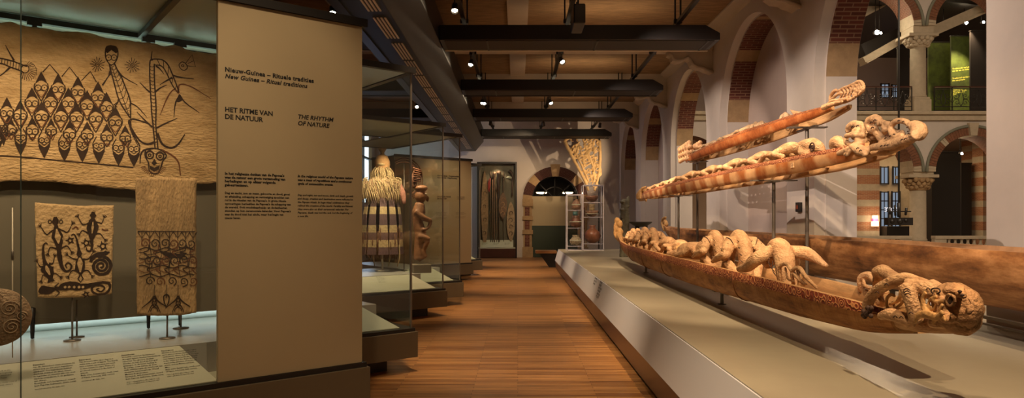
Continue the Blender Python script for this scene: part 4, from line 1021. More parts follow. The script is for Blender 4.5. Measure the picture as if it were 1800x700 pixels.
# carved ancestor figure
t = thing('ancestor_figure', 'dark carved wooden figure in profile with folded arms beside the costume', 'carving', c3loc(-.13, .50, .674), R(20))
S7 = .0094
def q7(px, py, y=0): return ((px-737)*S7, y, EYE+(386-py)*S7-.674)
m = MB()
m.tube([q7(736,455),q7(735,430),q7(738,412),q7(733,390),q7(735,372),q7(737,358)], [.10,.075,.10,.085,.11,.08], 14, sub=4)
m.ell(q7(738,345), (.10,.085,.12)); m.ell(q7(739,331), (.115,.10,.055))
m.tube([q7(728,372,-.05),q7(742,383,-.09),q7(755,388,-.06)], [.055,.045,.035], 10, sub=3)
m.tube([q7(755,388,-.06),q7(750,400,-.08),q7(740,404,-.10)], [.035,.03,.03], 8, sub=3)
m.tube([q7(728,372,.07),q7(742,383,.11),q7(755,388,.06)], [.055,.045,.035], 10, sub=3)
m.tube([q7(733,415,-.05),q7(748,420,-.08),q7(742,440,-.06),q7(745,452,-.06)], [.06,.055,.04,.045], 10, sub=3)
m.tube([q7(733,415,.06),q7(748,420,.09),q7(742,440,.06),q7(745,452,.06)], [.06,.055,.04,.045], 10, sub=3)
m.tube([q7(745,343),q7(752,348),q7(750,354)], [.03,.022,.02], 8)
m.carve('figure_body', mat('aged_brown_wood', (.26,.125,.055), .55, var=.5, scale=9, bump=.3), t, voxel=.012, smooth=3)
m = MB(); m.tube([q7(728,330),q7(726,315),q7(731,300),q7(738,305),q7(734,318)], [.04,.05,.035,.03,.02], 8, sub=3)
for k in range(7): m.tube([q7(730,325-4*k,-.0),q7(724+2*(k%2),320-4*k,-.05),q7(737,318-3*k,-.04)], .014, 5)
m.build('headdress', M['fibred'], t)
for s in (-1,1): m = MB(); m.ell(q7(746,341,s*.05), (.02,.03,.014)); m.build('eye', M['label'], t)
m = MB(); m.box(-.14,.16,-.15,.15,0,.14); m.build('plinth_block', M['greyback'], t, bevel=.01)

# ================================================================== WEAPONS in the wall case
def wc(px, py): return ((px-910)/1200*27.55, EYE+(386-py)/1200*27.55)
def weapon(name, label, cat, px, y0, y1, fn, grp='weapons in the wall case'):
    x, zb = wc(px, y1); _, zt = wc(px, y0)
    t = thing(name, label, cat, (x, 27.58, zb), group=grp); fn(t, zt-zb); return t
dw = mat('dark_weapon_wood', (.10,.055,.03), .5, var=.4, scale=6); lw = mat('brown_weapon_wood', (.24,.13,.07), .5, var=.4, scale=6)
def spearf(mt, r=.02, tip=.3):
    def f(t, h):
        m = MB(); m.tube([(0,0,.0),(0,0,h-tip)], [r*.7,r], 6); m.build('shaft', mt, t)
        m = MB(); m.tube([(0,0,h-tip),(0,0,h-tip*.6),(0,0,h)], [r*1.2,r*2.4,.003], 6); m.build('spear_head', dw, t)
    return f
def clubf(mt, r=.06):
    def f(t, h):
        m = MB(); m.tube([(0,0,0),(0,0,h*.6),(0,0,h*.85),(0,0,h)], [.02,.022,r*.6,r], 8, sub=3); m.build('club_shaft', mt, t)
        m = MB()
        for k in range(5): m.ell((0,0,h-.05-k*.03), (r*(1.1-k*.1),r,.014), n=8, m=4)
        m.build('club_head', dw, t)
    return f
def shieldf(mt, w, mt2):
    def f(t, h):
        m = MB(); n = 16
        P_ = [(w*math.sin(PI*(i/n))**.6 if 0 < i < n else .01, h*i/n) for i in range(n+1)]
        poly = [(x,z) for x,z in P_]+[(-x,z) for x,z in P_[::-1]]
        m.prism(poly, 'y', -.02, .02); m.build('shield_board', mt, t, fixn=True)
        m = MB()
        for k in range(4): m.tube([(w*.5*math.cos(a_)*(1 if k%2 else -1)*(1-a_/9), -.026, h*(.2+.17*k)+w*.5*math.sin(a_)) for a_ in [i*.5 for i in range(9)]], .012, 5)
        m.build('painted_relief', mt2, t)
    return f
weapon('shield', 'pale carved board hanging at the left of the wall case', 'shield', 852, 300, 437, shieldf(M['wood2'], .14, dw))
weapon('spear', 'thin dark spear, leftmost spear in the wall case', 'spear', 862, 300, 430, spearf(dw))
weapon('spear', 'spear with a red feathered top in the wall case', 'spear', 861-1+6, 302, 432, spearf(lw, .022))
t = weapon('feather_ornament', 'red feather bundle at the top left of the wall case', 'ornament', 860, 312, 338, lambda t, h: None)
m = MB()
for k in range(12): m.tube([(0,-.03,h_) for h_ in (0,)]+[(rn.uniform(-.05,.05),-.05,.1+k*.04),(rn.uniform(-.06,.06),-.04,.2+k*.035)], [.008,.010,.004], 5)
m.build('feathers', mat('red_feather', (.45,.06,.05), .8), t)
weapon('club', 'dark club with knobbed head, left one in the wall case', 'club', 869, 303, 430, clubf(lw, .06))
weapon('club', 'broad dark headed club beside the centre of the wall case', 'club', 877, 302, 432, clubf(dw, .10))
weapon('spear', 'tall pale shafted spear left of the spiral shield', 'spear', 873, 325, 434, spearf(lw, .02))
weapon('shield', 'narrow brown shield with two spirals in the middle of the wall case', 'shield', 884, 338, 385, shieldf(lw, .17, M['wood']))
weapon('spear', 'very thin spear standing behind the spiral shield', 'spear', 885.5, 300, 425, spearf(dw, .014))
weapon('shield', 'yellowish leaf shaped shield low on the right of the wall case', 'shield', 898, 355, 425, shieldf(M['wood2'], .17, dw))
def axe(t, h):
    m = MB(); m.tube([(0,0,0),(.03,0,h*.6),(.02,0,h*.85),(-.10,0,h)], [.03,.035,.045,.06], 8, sub=4); m.build('handle', dw, t)
    m = MB(); m.tube([(-.02,-.02,h*.72),(-.14,-.02,h*.74),(-.24,-.02,h*.73)], [.06,.045,.01], 8); m.build('stone_blade', M['label'], t)
weapon('stone_axe', 'hooked stone axe with pale blade at the top right of the wall case', 'axe', 900, 300, 345, axe)

# ================================================================== CANOES
def hull(t, org, xc, ys, zr, zb, w, mt, open_bottom=False, thick=.035, name='hull', nv=10, flat=.45):
    """ys list of y stations; zr, zb, w functions of y"""
    m = MB(org=org); rows = []
    def sect(y, dw, dz):
        W = w(y)/2-dw; top = zr(y); bot = zb(y)+dz; P_ = []
        W = max(W, .004)
        if open_bottom:
            prof = [(1,0),(1.02,.25),(1.0,.5),(.94,.78),(.86,1.0)]
            P_ = [(-W*a, top-(top-zb(y))*b, b*.6) for a, b in prof]+[None]+[(W*a, top-(top-zb(y))*b, b*.6) for a, b in prof[::-1]]
        else:
            for i in range(nv+1):
                a = PI*i/nv; c = math.cos(a); sn = math.sin(a)
                P_.append((-W*(abs(c)**flat)*(1 if c > 0 else -1), top-(top-bot)*sn**.85, 1-abs(1-2*i/nv)))
        return P_
    def strip(idx, dw, dz, flip):
        base = []
        for y in ys:
            S = [p for i, p in enumerate(sect(y, dw, dz)) if p is not None]
            S = [S[i] for i in idx]
            r = []
            for x, z, v in S:
                r.append(len(m.v)); m.uv[len(m.v)] = (y, v if dw == 0 else v); m.v.append(Vector((xc+x, y, z)))
            base.append(r)
        for a, b in zip(base, base[1:]):
            for i in range(len(a)-1):
                f = [a[i], a[i+1], b[i+1], b[i]]; m.f.append(f if not flip else f[::-1]); m.m.append(0 if dw == 0 else 1); m.sm.append(True)
        return base
    def join(p, q, mi=1):
        for i in range(len(p)-1):
            m.f.append([p[i], q[i], q[i+1], p[i+1]]); m.m.append(mi); m.sm.append(False)
    if open_bottom:
        for idx in (range(0,5), range(5,10)):
            A = strip(list(idx), 0, 0, False); B = strip(list(idx), thick, 0, True)
            join([r[0] for r in A],[r[0] for r in B]); join([r[-1] for r in A],[r[-1] for r in B])
            join(A[0],B[0]); join(A[-1],B[-1])
    else:
        n = nv+1; A = strip(range(n), 0, 0, False); B = strip(range(n), thick, thick, True)
        join([r[0] for r in A],[r[0] for r in B]); join([r[-1] for r in A],[r[-1] for r in B]); join(A[0],B[0]); join(A[-1],B[-1])
    return m.build(name, mt, t, fixn=True)
def interp(tab):
    def f(y):
        if y <= tab[0][0]: return tab[0][1]
        for a, b in zip(tab, tab[1:]):
            if y <= b[0]:
                k = (y-a[0])/(b[0]-a[0]); k = k*k*(3-2*k) if len(tab) < 1 else k
                return a[1]+(b[1]-a[1])*k
        return tab[-1][1]
    return f
def at(px, py, X):
    """real point on the lengthwise plane x = X"""
    y = X*1200/(px-910); return Vector((X, y, EYE+(386-py)/1200*y))
def lin(a, b, n): return [a+(b-a)*i/n for i in range(n+1)]
def crouch(m, x, y, z, s=1.0, lean=.16, arm=1, wide=.17, twist=0):
    """carved crouching spirit bending forward (towards +y), arms down to the rim; z is the rim height; gives back the cut lines"""
    def p(a, b, c): return (x+a*s+twist*b*s, y+b*s, z+c*s)
    m.tube([p(0,-.15,-.20),p(0,-.14,.0),p(0,-.07,.17),p(0,lean*.5,.235),p(0,lean+.08,.15),p(0,lean+.14,.02)], [.060*s,.075*s,.088*s,.085*s,.062*s,.05*s], 14, sub=4, flat=.75)
    m.ell(p(0,lean+.18,-.01), (.058*s,.075*s,.07*s))
    G = []
    for sg in (-1, 1):
        m.tube([p(sg*.03,.03,.215),p(sg*.10,-.01,.205),p(sg*(wide-.01),-.10,.125)], [.045*s,.056*s,.050*s], 12)
        m.tube([p(sg*wide,-.14,.105),p(sg*(wide+.005),.0,.085),p(sg*(wide-.01),.30,.02)], [.040*s,.047*s,.024*s], 10, flat=.75)
        m.tube([p(sg*.05,-.18,-.14),p(sg*.13,-.06,.02),p(sg*.135,.02,-.02),p(sg*.12,.06,-.16)], [.045*s,.042*s,.034*s,.028*s], 10, sub=3)
        for k in (0, 1, 2):
            G.append([p(sg*(.095+.03*k),-.092-.008*k,.19-.02*k), p(sg*(.115+.03*k),-.07-.02*k,.235-.035*k), p(sg*(.135+.03*k),-.02-.01*k,.25-.05*k)])
    for k in range(4):
        zz = .02+.055*k; yy = -.205+.028*k
        G.append([p(-.065,yy+.03,zz+.04), p(0,yy-.012,zz-.005), p(.065,yy+.03,zz+.04)])
    return G
def prone(m, x, y, z, L=.9, s=1.0, h=.10):
    """carved flat lying spirit, head towards -y"""
    def p(a, b, c): return (x+a*s, y+b*L, z+c*s)
    m.tube([p(0,.5,-.04),p(0,.3,h*.6),p(0,.05,h),p(0,-.2,h*1.05),p(0,-.33,h*.7)], [.03*s,.06*s,.075*s,.085*s,.05*s], 12, sub=3, flat=.7)
    m.ell(p(0,-.42,h*.75), (.07*s,.10*s,.065*s))
    for sg in (-1, 1):
        m.tube([p(sg*.06,-.22,h),p(sg*.16,-.12,h*.6),p(sg*.16,-.42,.02)], [.035*s,.035*s,.026*s], 8, sub=3)
        m.tube([p(sg*.04,.3,h*.5),p(sg*.15,.18,h*.8),p(sg*.15,.45,.0)], [.04*s,.034*s,.024*s], 8, sub=3)
def grooves(t, org, arcs, mt=None, r=.0035, nm='incised_pattern'):
    m = MB(org=org)
    for a in arcs: m.tube(a, r, 4, sub=4)
    return m.build(nm, mt or M['groove'], t)

# ---------------- lower carved canoe
XL = 2.20; OL = (XL, 9, .76)
lowc = thing('carved_canoe', 'lower carved spirit canoe with orange brown hull and pale crouching figures', 'canoe', OL)
ys = lin(3.75, 14.7, 70)
zrL = interp([(3.7,1.045),(4.2,1.065),(5.3,1.08),(9,1.085),(12.5,1.09),(13.6,1.12),(14.7,1.19)])
zbL = interp([(3.7,.93),(4.1,.865),(5,.83),(6,.815),(8,.775),(11,.77),(12.3,.80),(13.2,.87),(14.0,.97),(14.7,1.10)])
wL = interp([(3.7,.30),(4.4,.42),(6,.50),(9,.52),(12,.48),(13.6,.32),(14.7,.08)])
H1 = hull_mat('lower_hull_paint', (.36,.15,.042), (.13,.042,.012), (.50,.25,.085), (.16,.03,.012), bandv=.17, bandcol=(.44,.19,.07), scl=(1.2,1.6), grain=.55)
inn = mat('canoe_inside', (.52,.29,.12), .75, var=.3, scale=8, bump=.2, stretch=(3,.5,3))
hl = hull(lowc, OL, XL, ys, zrL, zbL, wL, [H1, inn])
for y in (12.2, 10.8, 9.3, 6.2):
    m = MB(org=OL); W = wL(y)/2
    m.tube([(XL-W*(abs(math.cos(a))**.45)*(1 if math.cos(a)>0 else -1)*1.004, y, zrL(y)-(zrL(y)-zbL(y)+.002)*math.sin(a)**.85) for a in [PI*i/16 for i in range(17)]], .007, 5)
    m.build('carved_seam', mat('seam_brown', (.16,.05,.015), .8) if y == 12.2 else bpy.data.materials['seam_brown'], lowc)
figs = [(12.95,.80,.14,0),(12.45,.85,.15,0),(11.75,.95,.16,0),(11.05,.95,.17,0),(7.55,1.0,.16,0),(6.72,1.05,.17,0)]
for y, s, l, tw in figs:
    m = MB(org=OL); G = crouch(m, XL, y, zrL(y)+.01, s*1.08, l); fo = m.carve('carved_figure', M['wood'], lowc, voxel=.010, smooth=1)
    grooves(fo, OL, G, r=.0035)
# tall leaning figure whose arm points towards the prow
m = MB(org=OL); y0 = 5.72; z0_ = zrL(y0)
m.tube([(XL-.03,y0-.26,z0_-.14),(XL-.03,y0-.20,z0_+.04),(XL-.01,y0-.08,z0_+.19),(XL,y0+.10,z0_+.22),(XL,y0+.3,z0_+.08)], [.085,.09,.098,.09,.06], 12, sub=4, flat=.85)
m.tube([(XL+.06,y0,z0_+.2),(XL+.17,y0-.12,z0_+.19),(XL+.19,y0-.44,z0_+.11)], [.055,.058,.018], 10, sub=4)
m.tube([(XL-.07,y0+.02,z0_+.2),(XL-.18,y0+.04,z0_+.14),(XL-.20,y0+.22,z0_+.06),(XL-.19,y0+.48,z0_+.02)], [.06,.06,.05,.03], 10, sub=4)
m.tube([(XL+.2,y0+.4,z0_+.02),(XL+.18,y0+.15,z0_+.10),(XL+.08,y0+.02,z0_+.18)], [.03,.05,.05], 8, sub=3)
fo = m.carve('carved_figure', M['wood'], lowc, voxel=.012, smooth=2, label='tallest carved figure with an arm pointing to the prow')
grooves(fo, OL, [[(XL-.10,y0-.10+k*.08,z0_+.13+k*.03),(XL-.115,y0-.14+k*.08,z0_+.05+k*.04),(XL-.09,y0-.2+k*.08,z0_-.01+k*.05)] for k in range(4)])
# flat lying figures
for y, L, s in ((10.15,1.0,1.1),(9.35,.9,1.0)):
    m = MB(org=OL); prone(m, XL, y, zrL(y)+.0, L, s, .13); m.ell((XL,y,zrL(y)+.07),(.13,.34,.07)); m.carve('carved_figure', M['wood'], lowc, voxel=.014, smooth=2, label='pale flat lying carved figure')
m = MB(org=OL); y = 8.45; z = zrL(y)
m.ell((XL,y,z+.08),(.21,.42,.11), n=20, m=10); m.tube([(XL-.12,y+.35,z+.05),(XL-.18,y+.45,z+.01),(XL-.2,y+.62,z+.01)],[.05,.05,.035],8,sub=3)
m.tube([(XL-.14,y-.32,z+.14),(XL-.2,y-.2,z+.05),(XL-.21,y+.15,z+.01)],[.05,.045,.035],8,sub=3); m.tube([(XL+.14,y-.32,z+.14),(XL+.2,y-.2,z+.08),(XL+.2,y+.1,z+.02)],[.05,.045,.03],8,sub=3); m.ell((XL,y-.38,z+.13),(.09,.12,.09))
m.carve('carved_figure', M['wood'], lowc, voxel=.014, smooth=2, label='broad turtle shaped carved figure')
m = MB(org=OL); m.tube([(XL-.05,9.05,z+.0),(XL-.08,9.0,z+.08),(XL+.02,8.95,z+.09)],[.04,.05,.04],8,sub=3); m.carve('carved_head', M['wood3'], lowc, voxel=.013)
# small loops of carving on the rim
for X, y, s in ((XL-.14,5.18,1.0),(XL-.13,4.98,.9)):
    m = MB(org=OL); z = zrL(y)
    m.tube([(X,y+.16*s,z-.02),(X-.02,y+.13*s,z+.10*s),(X,y+.04*s,z+.13*s),(X,y-.08*s,z+.07*s),(X+.01,y-.26*s,z-.0)],[.014,.015,.018,.017,.012],8,sub=4)
    m.tube([(X+.01,y+.10*s,z+.10*s),(X+.0,y+.03*s,z+.02),(X,y-.1*s,z+.01)],[.009,.010,.008],8,sub=3)
    m.carve('rim_loop', M['wood'], lowc, voxel=.006, smooth=1)
X = XL+.19
for y, s in ((4.62,1.0),):
    m = MB(org=OL); z = zrL(y)
    m.tube([(X,y+.12,z-.02),(X-.02,y+.10,z+.07),(X,y+.03,z+.10),(X,y-.06,z+.07),(X,y-.20,z+.0)],[.024,.024,.028,.026,.022],8,sub=4)
    m.tube([(X,y+.08,z+.08),(X-.03,y+.02,z+.03),(X,y-.1,z+.01)],[.014,.014,.012],8,sub=3); m.carve('rim_loop', M['wood'], lowc, voxel=.008, smooth=1)
# ---- prow figure lying on its back, head outermost
m = MB(org=OL); X = 2.06
def c6(x, y, X=X): return at(1520+x/4.667, 450+y/4.667, X)
# keel board under the prow
m.tube([c6(0,460,2.12),c6(150,490,2.12),c6(350,545,2.12),c6(560,575,2.14),c6(720,590,2.16)], [.06,.06,.055,.05,.04], 10, sub=4, flat=.8)
m.tube([c6(15,430,2.02),c6(50,340,2.02),c6(130,265,2.02),c6(230,215,2.03),c6(330,185,2.05),c6(420,205,2.07),c6(510,240,2.09)], [.030,.031,.032,.034,.033,.028,.03], 12, sub=4)
m.tube([c6(100,140,2.2),c6(150,130,2.2),c6(200,160,2.17),c6(260,190,2.1),c6(330,215,2.1)], [.038,.045,.04,.034,.03], 12, sub=4)
m.tube([c6(120,160,2.2),c6(105,230,2.22),c6(110,330,2.24),c6(140,400,2.24)], [.035,.03,.03,.03], 10, sub=3)
m.tube([c6(345,245,1.99),c6(370,330,1.99),c6(400,430,2.0),c6(425,530,2.02)], [.040,.036,.034,.036], 12, sub=4)
m.tube([c6(345,240,1.99),c6(400,235,2.02),c6(480,250,2.05),c6(540,270,2.07)], [.036,.030,.03,.03], 12, sub=3)
m.tube([c6(430,430,2.2),c6(400,340,2.2),c6(430,270,2.18),c6(500,250,2.15)], [.025,.025,.025,.025], 8, sub=3)
m.tube([c6(130,495,2.0),c6(210,480,2.0),c6(300,510,2.0),c6(400,555,2.02)], [.022,.036,.034,.026], 10, sub=3)
m.tube([c6(545,550,2.04),c6(610,555,2.05),c6(690,565,2.08)], [.026,.026,.03], 8, sub=3)
m.ell(c6(560,285,2.08), (.06,.055,.05))
m.tube([c6(520,240,2.08),c6(560,225,2.08),c6(620,265,2.09),c6(650,310,2.1)], [.02,.022,.022,.026], 8, sub=3)
m.tube([c6(500,300,2.08),c6(560,330,2.08),c6(620,345,2.1),c6(660,350,2.1)], [.022,.02,.02,.026], 8, sub=3)
m.carve('prow_figure_body', M['wood'], lowc, voxel=.007, smooth=2, label='lying prow figure with looping arms and legs')
m = MB(org=OL)
def rib(pts, w, X=2.08, r=.008): m.tube([c6(x,y,X) for x,y in pts], [r*.62*q_ for q_ in w], 8, sub=5, flat=1.7)
rib([(250,330),(210,320),(180,360),(190,430),(260,440),(340,430)], [1,1.3,1.5,1.5,1.2,1], 2.05)
rib([(290,245),(300,300),(270,370),(205,400)], [1,1.3,1.3,1], 2.03, .010)
rib([(300,260),(340,300),(310,380),(255,420),(225,380)], [1,1.1,1.1,1,1], 2.09, .010)
rib([(500,300),(480,350),(485,430),(535,490),(600,480),(640,400)], [1.1,1.3,1.5,1.5,1.3,1], 1.99, .011)
rib([(560,345),(585,395),(560,440),(525,410),(535,360),(560,345)], [1,1,1,1,1,1], 2.0, .009)
rib([(410,540),(440,490),(500,480),(560,495),(600,500),(640,460)], [1,1.4,1.6,1.5,1.2,1], 1.96, .013)
rib([(345,500),(370,430),(345,350),(300,380)], [1,1.3,1.3,1], 2.04, .011)
rib([(405,285),(455,290),(475,330),(440,370),(410,400)], [1,1.3,1.3,1,1], 2.05, .013)
rib([(405,330),(450,350),(470,400),(440,450)], [1,1.1,1.1,1], 2.07, .011)
rib([(590,470),(620,430),(590,400),(620,350)], [1,1.2,1.2,1], 2.02, .011)
rib([(590,330),(560,360),(600,380),(640,370)], [1,1.1,1.1,1], 2.0, .010)
rib([(560,560),(580,520),(640,500),(660,540)], [1,1.2,1.2,1], 2.0, .010)
rib([(200,470),(280,455),(360,470),(430,520)], [1,1.1,1.1,1], 2.04, .010)
m.carve('openwork_scroll', M['wood3'], lowc, voxel=.0045, smooth=1)
m = MB(org=OL); hc = c6(770,440,2.13)
m.ell(hc, (.115,.085,.120), n=24, m=14); m.ell(c6(725,360,2.10), (.10,.075,.085), n=20, m=12); m.ell(c6(800,520,2.13), (.085,.07,.080), n=20, m=12); m.ell(c6(835,430,2.12), (.075,.055,.09), n=20, m=12)
m.tube([c6(640,350,2.04),c6(700,275,2.06),c6(760,265,2.10),c6(800,300,2.12)], [.026,.026,.026,.022], 8, sub=3)
m.tube([c6(770,330,2.03),c6(790,300,2.02),c6(800,325,2.02),c6(825,320,2.03)], [.016,.022,.018,.014], 8, sub=3)
m.tube([c6(655,300,2.0),c6(700,270,2.02),c6(760,262,2.06),c6(790,285,2.08)], [.018,.022,.02,.016], 8, sub=3)
m.tube([c6(665,345,1.99),c6(690,318,1.98),c6(730,330,1.98),c6(740,370,1.985),c6(715,405,1.985),c6(680,395,1.985),c6(665,350,1.99)], .009, 6, sub=3)
m.tube([c6(860,350,2.05),c6(885,400,2.05),c6(870,460,2.04),c6(830,480,2.03),c6(850,420,2.03)], .010, 6, sub=3)
for q_ in range(5): m.tube([c6(690+28*q_,262-3*q_,2.1),c6(700+28*q_,290,2.04),c6(690+30*q_,310,2.02)], .008, 6, sub=3)
m.tube([c6(640,370,2.02),c6(650,460,2.02),c6(690,540,2.03)], [.03,.03,.03], 8, sub=3)
hd = m.carve('prow_head', mat('carved_head_wood', (.52,.27,.115), .75, var=.5, scale=9, bump=1.0, bscale=40), lowc, voxel=.008, smooth=2, rough=.006, label='large round carved head at the near tip')
m = MB(org=OL)
q = Matrix.Rotation(R(25), 3, 'Z')
m.ell(c6(705,372,1.985), (.006,.018,.022)); 
m.build('eye', M['groove'], lowc, label='dark hollow eye of the prow head')
for x, y in ((780,292),(800,322)): m = MB(org=OL); m.ell(c6(x,y,2.0), (.008,.012,.007)); m.build('nostril', M['groove'], lowc)
m = MB(org=OL); m.tube([c6(582+38*math.cos(a_),288+24*math.sin(a_),2.012) for a_ in [i*.7 for i in range(10)]], .0035, 6, sub=2); m.build('eye_ring', M['groove'], lowc)
m = MB(org=OL); m.ell(c6(582,290,2.03),(.008,.018,.010)); m.build('figure_eye', M['label'], lowc)
m = MB(org=OL)
for i in range(14): m.ell(c6(-8+rn.uniform(-12,65), 455+rn.uniform(-30,45), 1.97), (.014,.014,.014), n=8, m=5)
m.build('dark_tuft', M['groove'], lowc)
arcs = []
for x, y, w_, X_ in ((345,275,26,1.955),(350,295,26,1.955),(355,315,26,1.957),(100,300,18,1.985),(180,235,18,1.99),(150,150,22,2.155),(180,158,20,2.15),(250,500,16,1.965),(300,505,16,1.97),(520,270,16,2.035),(380,470,18,1.965)):
    arcs.append([c6(x-w_,y+5,X_),c6(x,y-8,X_-.006),c6(x+w_,y+8,X_)])
grooves(lowc, OL, arcs, r=.003)
# far stem carving
m = MB(org=OL); 
for dx, dz, dy in ((0,0,0),(.03,.12,.1),(-.03,.2,.15),(.02,.3,.12),(-.02,.36,.2),(.04,.05,.25)):
    m.ell((XL+dx,14.75+dy,1.15+dz),(.07,.08,.09))
m.tube([(XL,14.5,1.12),(XL,14.8,1.2),(XL,15.0,1.36),(XL-.02,15.02,1.5)],[.06,.07,.06,.05],10,sub=3)
for k in range(4): m.tube([(XL-.06,14.75+.06*k,1.14),(XL-.1,14.85,1.25+.05*k),(XL-.03,14.9+.03*k,1.4+.03*k)],.022,6,sub=3)
m.carve('stern_carving', M['wood3'], lowc, voxel=.012, smooth=1, rough=.006)

# ---------------- middle carved canoe
XM = 2.85; OM = (XM, 9, 2.0)
midc = thing('carved_canoe', 'middle carved canoe raised on posts, orange banded hull and looping prow figures', 'canoe', OM)
zrM = interp([(5.0,2.15),(5.9,2.155),(8,2.17),(12,2.17),(14,2.155),(15.7,2.10)])
zbM = interp([(5.0,2.09),(5.6,2.03),(6.4,2.0),(8,1.99),(13,1.98),(14.8,1.99),(15.7,2.04)])
wM = interp([(5.0,.20),(6,.36),(8,.46),(12,.46),(14.5,.32),(15.7,.06)])
H2 = hull_mat('middle_hull_paint', (.56,.22,.06), (.36,.09,.02), (.80,.50,.24), (.20,.045,.018), bandv=.16, stripes=.55, bandcol=(.52,.24,.11), grain=.5)
hull(midc, OM, XM, lin(5.35, 15.7, 60), zrM, zbM, wM, [H2, inn], open_bottom=True)
m = MB(org=OM)
for y in (6.6, 8.6, 10.6, 12.6): m.box(XM-.2, XM+.2, y-.03, y+.03, 2.05, 2.10)
m.build('cross_thwart', M['wood'], midc)
for y, L, s, h in ((14.2,.5,.8,.10),(13.4,.6,.85,.10),(12.6,.7,.9,.10),(11.3,1.1,1.0,.11),(10.1,1.0,1.0,.11),(9.0,1.0,1.0,.11),(8.05,.9,1.0,.11),(7.25,.85,1.05,.12)):
    m = MB(org=OM); prone(m, XM, y, zrM(y), L, s, h); m.carve('carved_figure', M['wood'], midc, voxel=.013, smooth=2)
for k, (y, s) in enumerate(((13.9,.5),(13.1,.55),(12.3,.6))):
    m = MB(org=OM); crouch(m, XM, y, zrM(y)-.03, s, .12); m.carve('carved_figure', M['wood'], midc, voxel=.012, smooth=2)
def c7(x, y, X=XM): return at(1380+x/5, 190+y/5, X)
# big fish-like figure with round eye
m = MB(org=OM); m.tube([c7(-30,395,2.72),c7(60,360,2.72),c7(130,345,2.74),c7(180,330,2.76),c7(240,330,2.76),c7(300,350,2.78),c7(345,375,2.8)],[.02,.045,.05,.06,.075,.055,.02],12,sub=4)
m.tube([c7(150,345,2.74),c7(150,390,2.70),c7(200,400,2.70)],[.035,.04,.03],8,sub=3); m.tube([c7(160,330,2.9),c7(150,380,3.0)],[.035,.03],8)
fo = m.carve('carved_figure', M['wood'], midc, voxel=.009, smooth=2, label='carved figure with a large spiral eye')
m = MB(org=OM); e0 = c7(238,348,2.69)
m.tube([(e0.x-.0, e0.y+.06*(1-i/26)*math.cos(i*.5), e0.z+.05*(1-i/26)*math.sin(i*.5)) for i in range(26)], .007, 6); m.build('eye', M['groove'], midc)
m = MB(org=OM); m.tube([c7(425,355,2.8),c7(440,310,2.8),c7(465,295,2.8),c7(500,325,2.8),c7(520,345,2.8)],[.04,.055,.055,.045,.03],10,sub=3); m.carve('carved_head', M['wood'], midc, voxel=.010, smooth=1)
# prow
m = MB(org=OM)
T = lambda pts, rr, X=2.8, **k: m.tube([c7(*p[:2], (p[2] if len(p) > 2 else X)) for p in pts], [r_*.0020 for r_ in rr], 12, sub=4, **k)
T([(470,400),(560,365),(600,345),(650,375),(700,400,),(690,420)], [12,14,16,18,14,8], 2.70)
T([(560,350),(540,400),(515,415)], [9,7,4], 2.68); T([(580,370),(555,410),(530,425)], [7,6,3], 2.68)
T([(590,340,2.72),(640,345,2.72),(700,380,2.72),(720,400,2.74)], [14,18,18,10])
T([(700,385),(760,350),(850,335),(930,325),(1020,290),(1100,265),(1160,230)], [12,13,16,18,17,18,20], 2.76)
T([(720,415),(800,395),(900,390),(1000,350),(1080,310),(1150,260)], [12,12,12,12,12,10], 2.85)
T([(1160,245),(1180,215),(1170,180),(1130,155),(1100,150)], [24,27,27,20,12], 2.80)
T([(1100,150),(1060,120),(1000,112),(955,130),(930,170),(950,230),(1000,255),(1040,240)], [11,11,11,11,12,14,14,10], 2.80)
T([(535,250),(580,235),(640,240),(690,240)], [10,11,12,9], 2.74)
T([(535,255),(540,300),(580,320),(620,300)], [11,11,10,9], 2.76)
T([(560,215),(570,170),(610,145),(655,150),(680,175)], [14,17,18,17,12], 2.80)
T([(675,150),(685,190),(680,235)], [9,10,12], 2.75)
m.ell(c7(665,295,2.76), (.045,.07,.05), n=16, m=10)
T([(725,160),(745,115),(790,95),(825,110),(835,150)], [16,18,18,16,12], 2.82)
T([(740,155),(760,190),(800,175)], [16,18,12], 2.82)
T([(820,120),(860,130),(910,150),(905,190),(870,225)], [9,12,14,10,8], 2.82)
T([(790,200),(820,230),(855,275),(900,285),(960,260),(1000,235)], [15,16,15,15,16,12], 2.84)
T([(690,200),(740,250),(800,290),(840,300)], [14,16,16,10], 2.92)
T([(700,260),(760,310),(830,320)], [14,14,10], 2.92)
T([(600,205),(635,195),(660,215)], [10,12,10], 2.77); T([(600,255),(650,262),(700,240)], [12,14,12], 2.80); T([(725,230),(770,255),(800,235),(840,245)], [12,13,12,10], 2.86)
T([(855,165),(880,185),(860,205)], [9,10,9], 2.80); T([(960,190),(985,215),(1010,200)], [8,8,7], 2.84); T([(840,305),(900,312),(970,285),(1040,262)], [12,13,13,10], 2.80)
T([(880,210),(905,170),(930,140)], [8,8,8], 2.88); T([(1020,235),(1030,200),(1045,240)], [7,6,7], 2.82)
prM = m.carve('prow_carving', M['wood3'] if False else mat('prow_wood', (.50,.30,.155), .75, var=.4, scale=14, bump=.5, bscale=50), midc, voxel=.0075, smooth=2, rough=.003, label='tangle of looping carved limbs at the near tip')
arcs = []
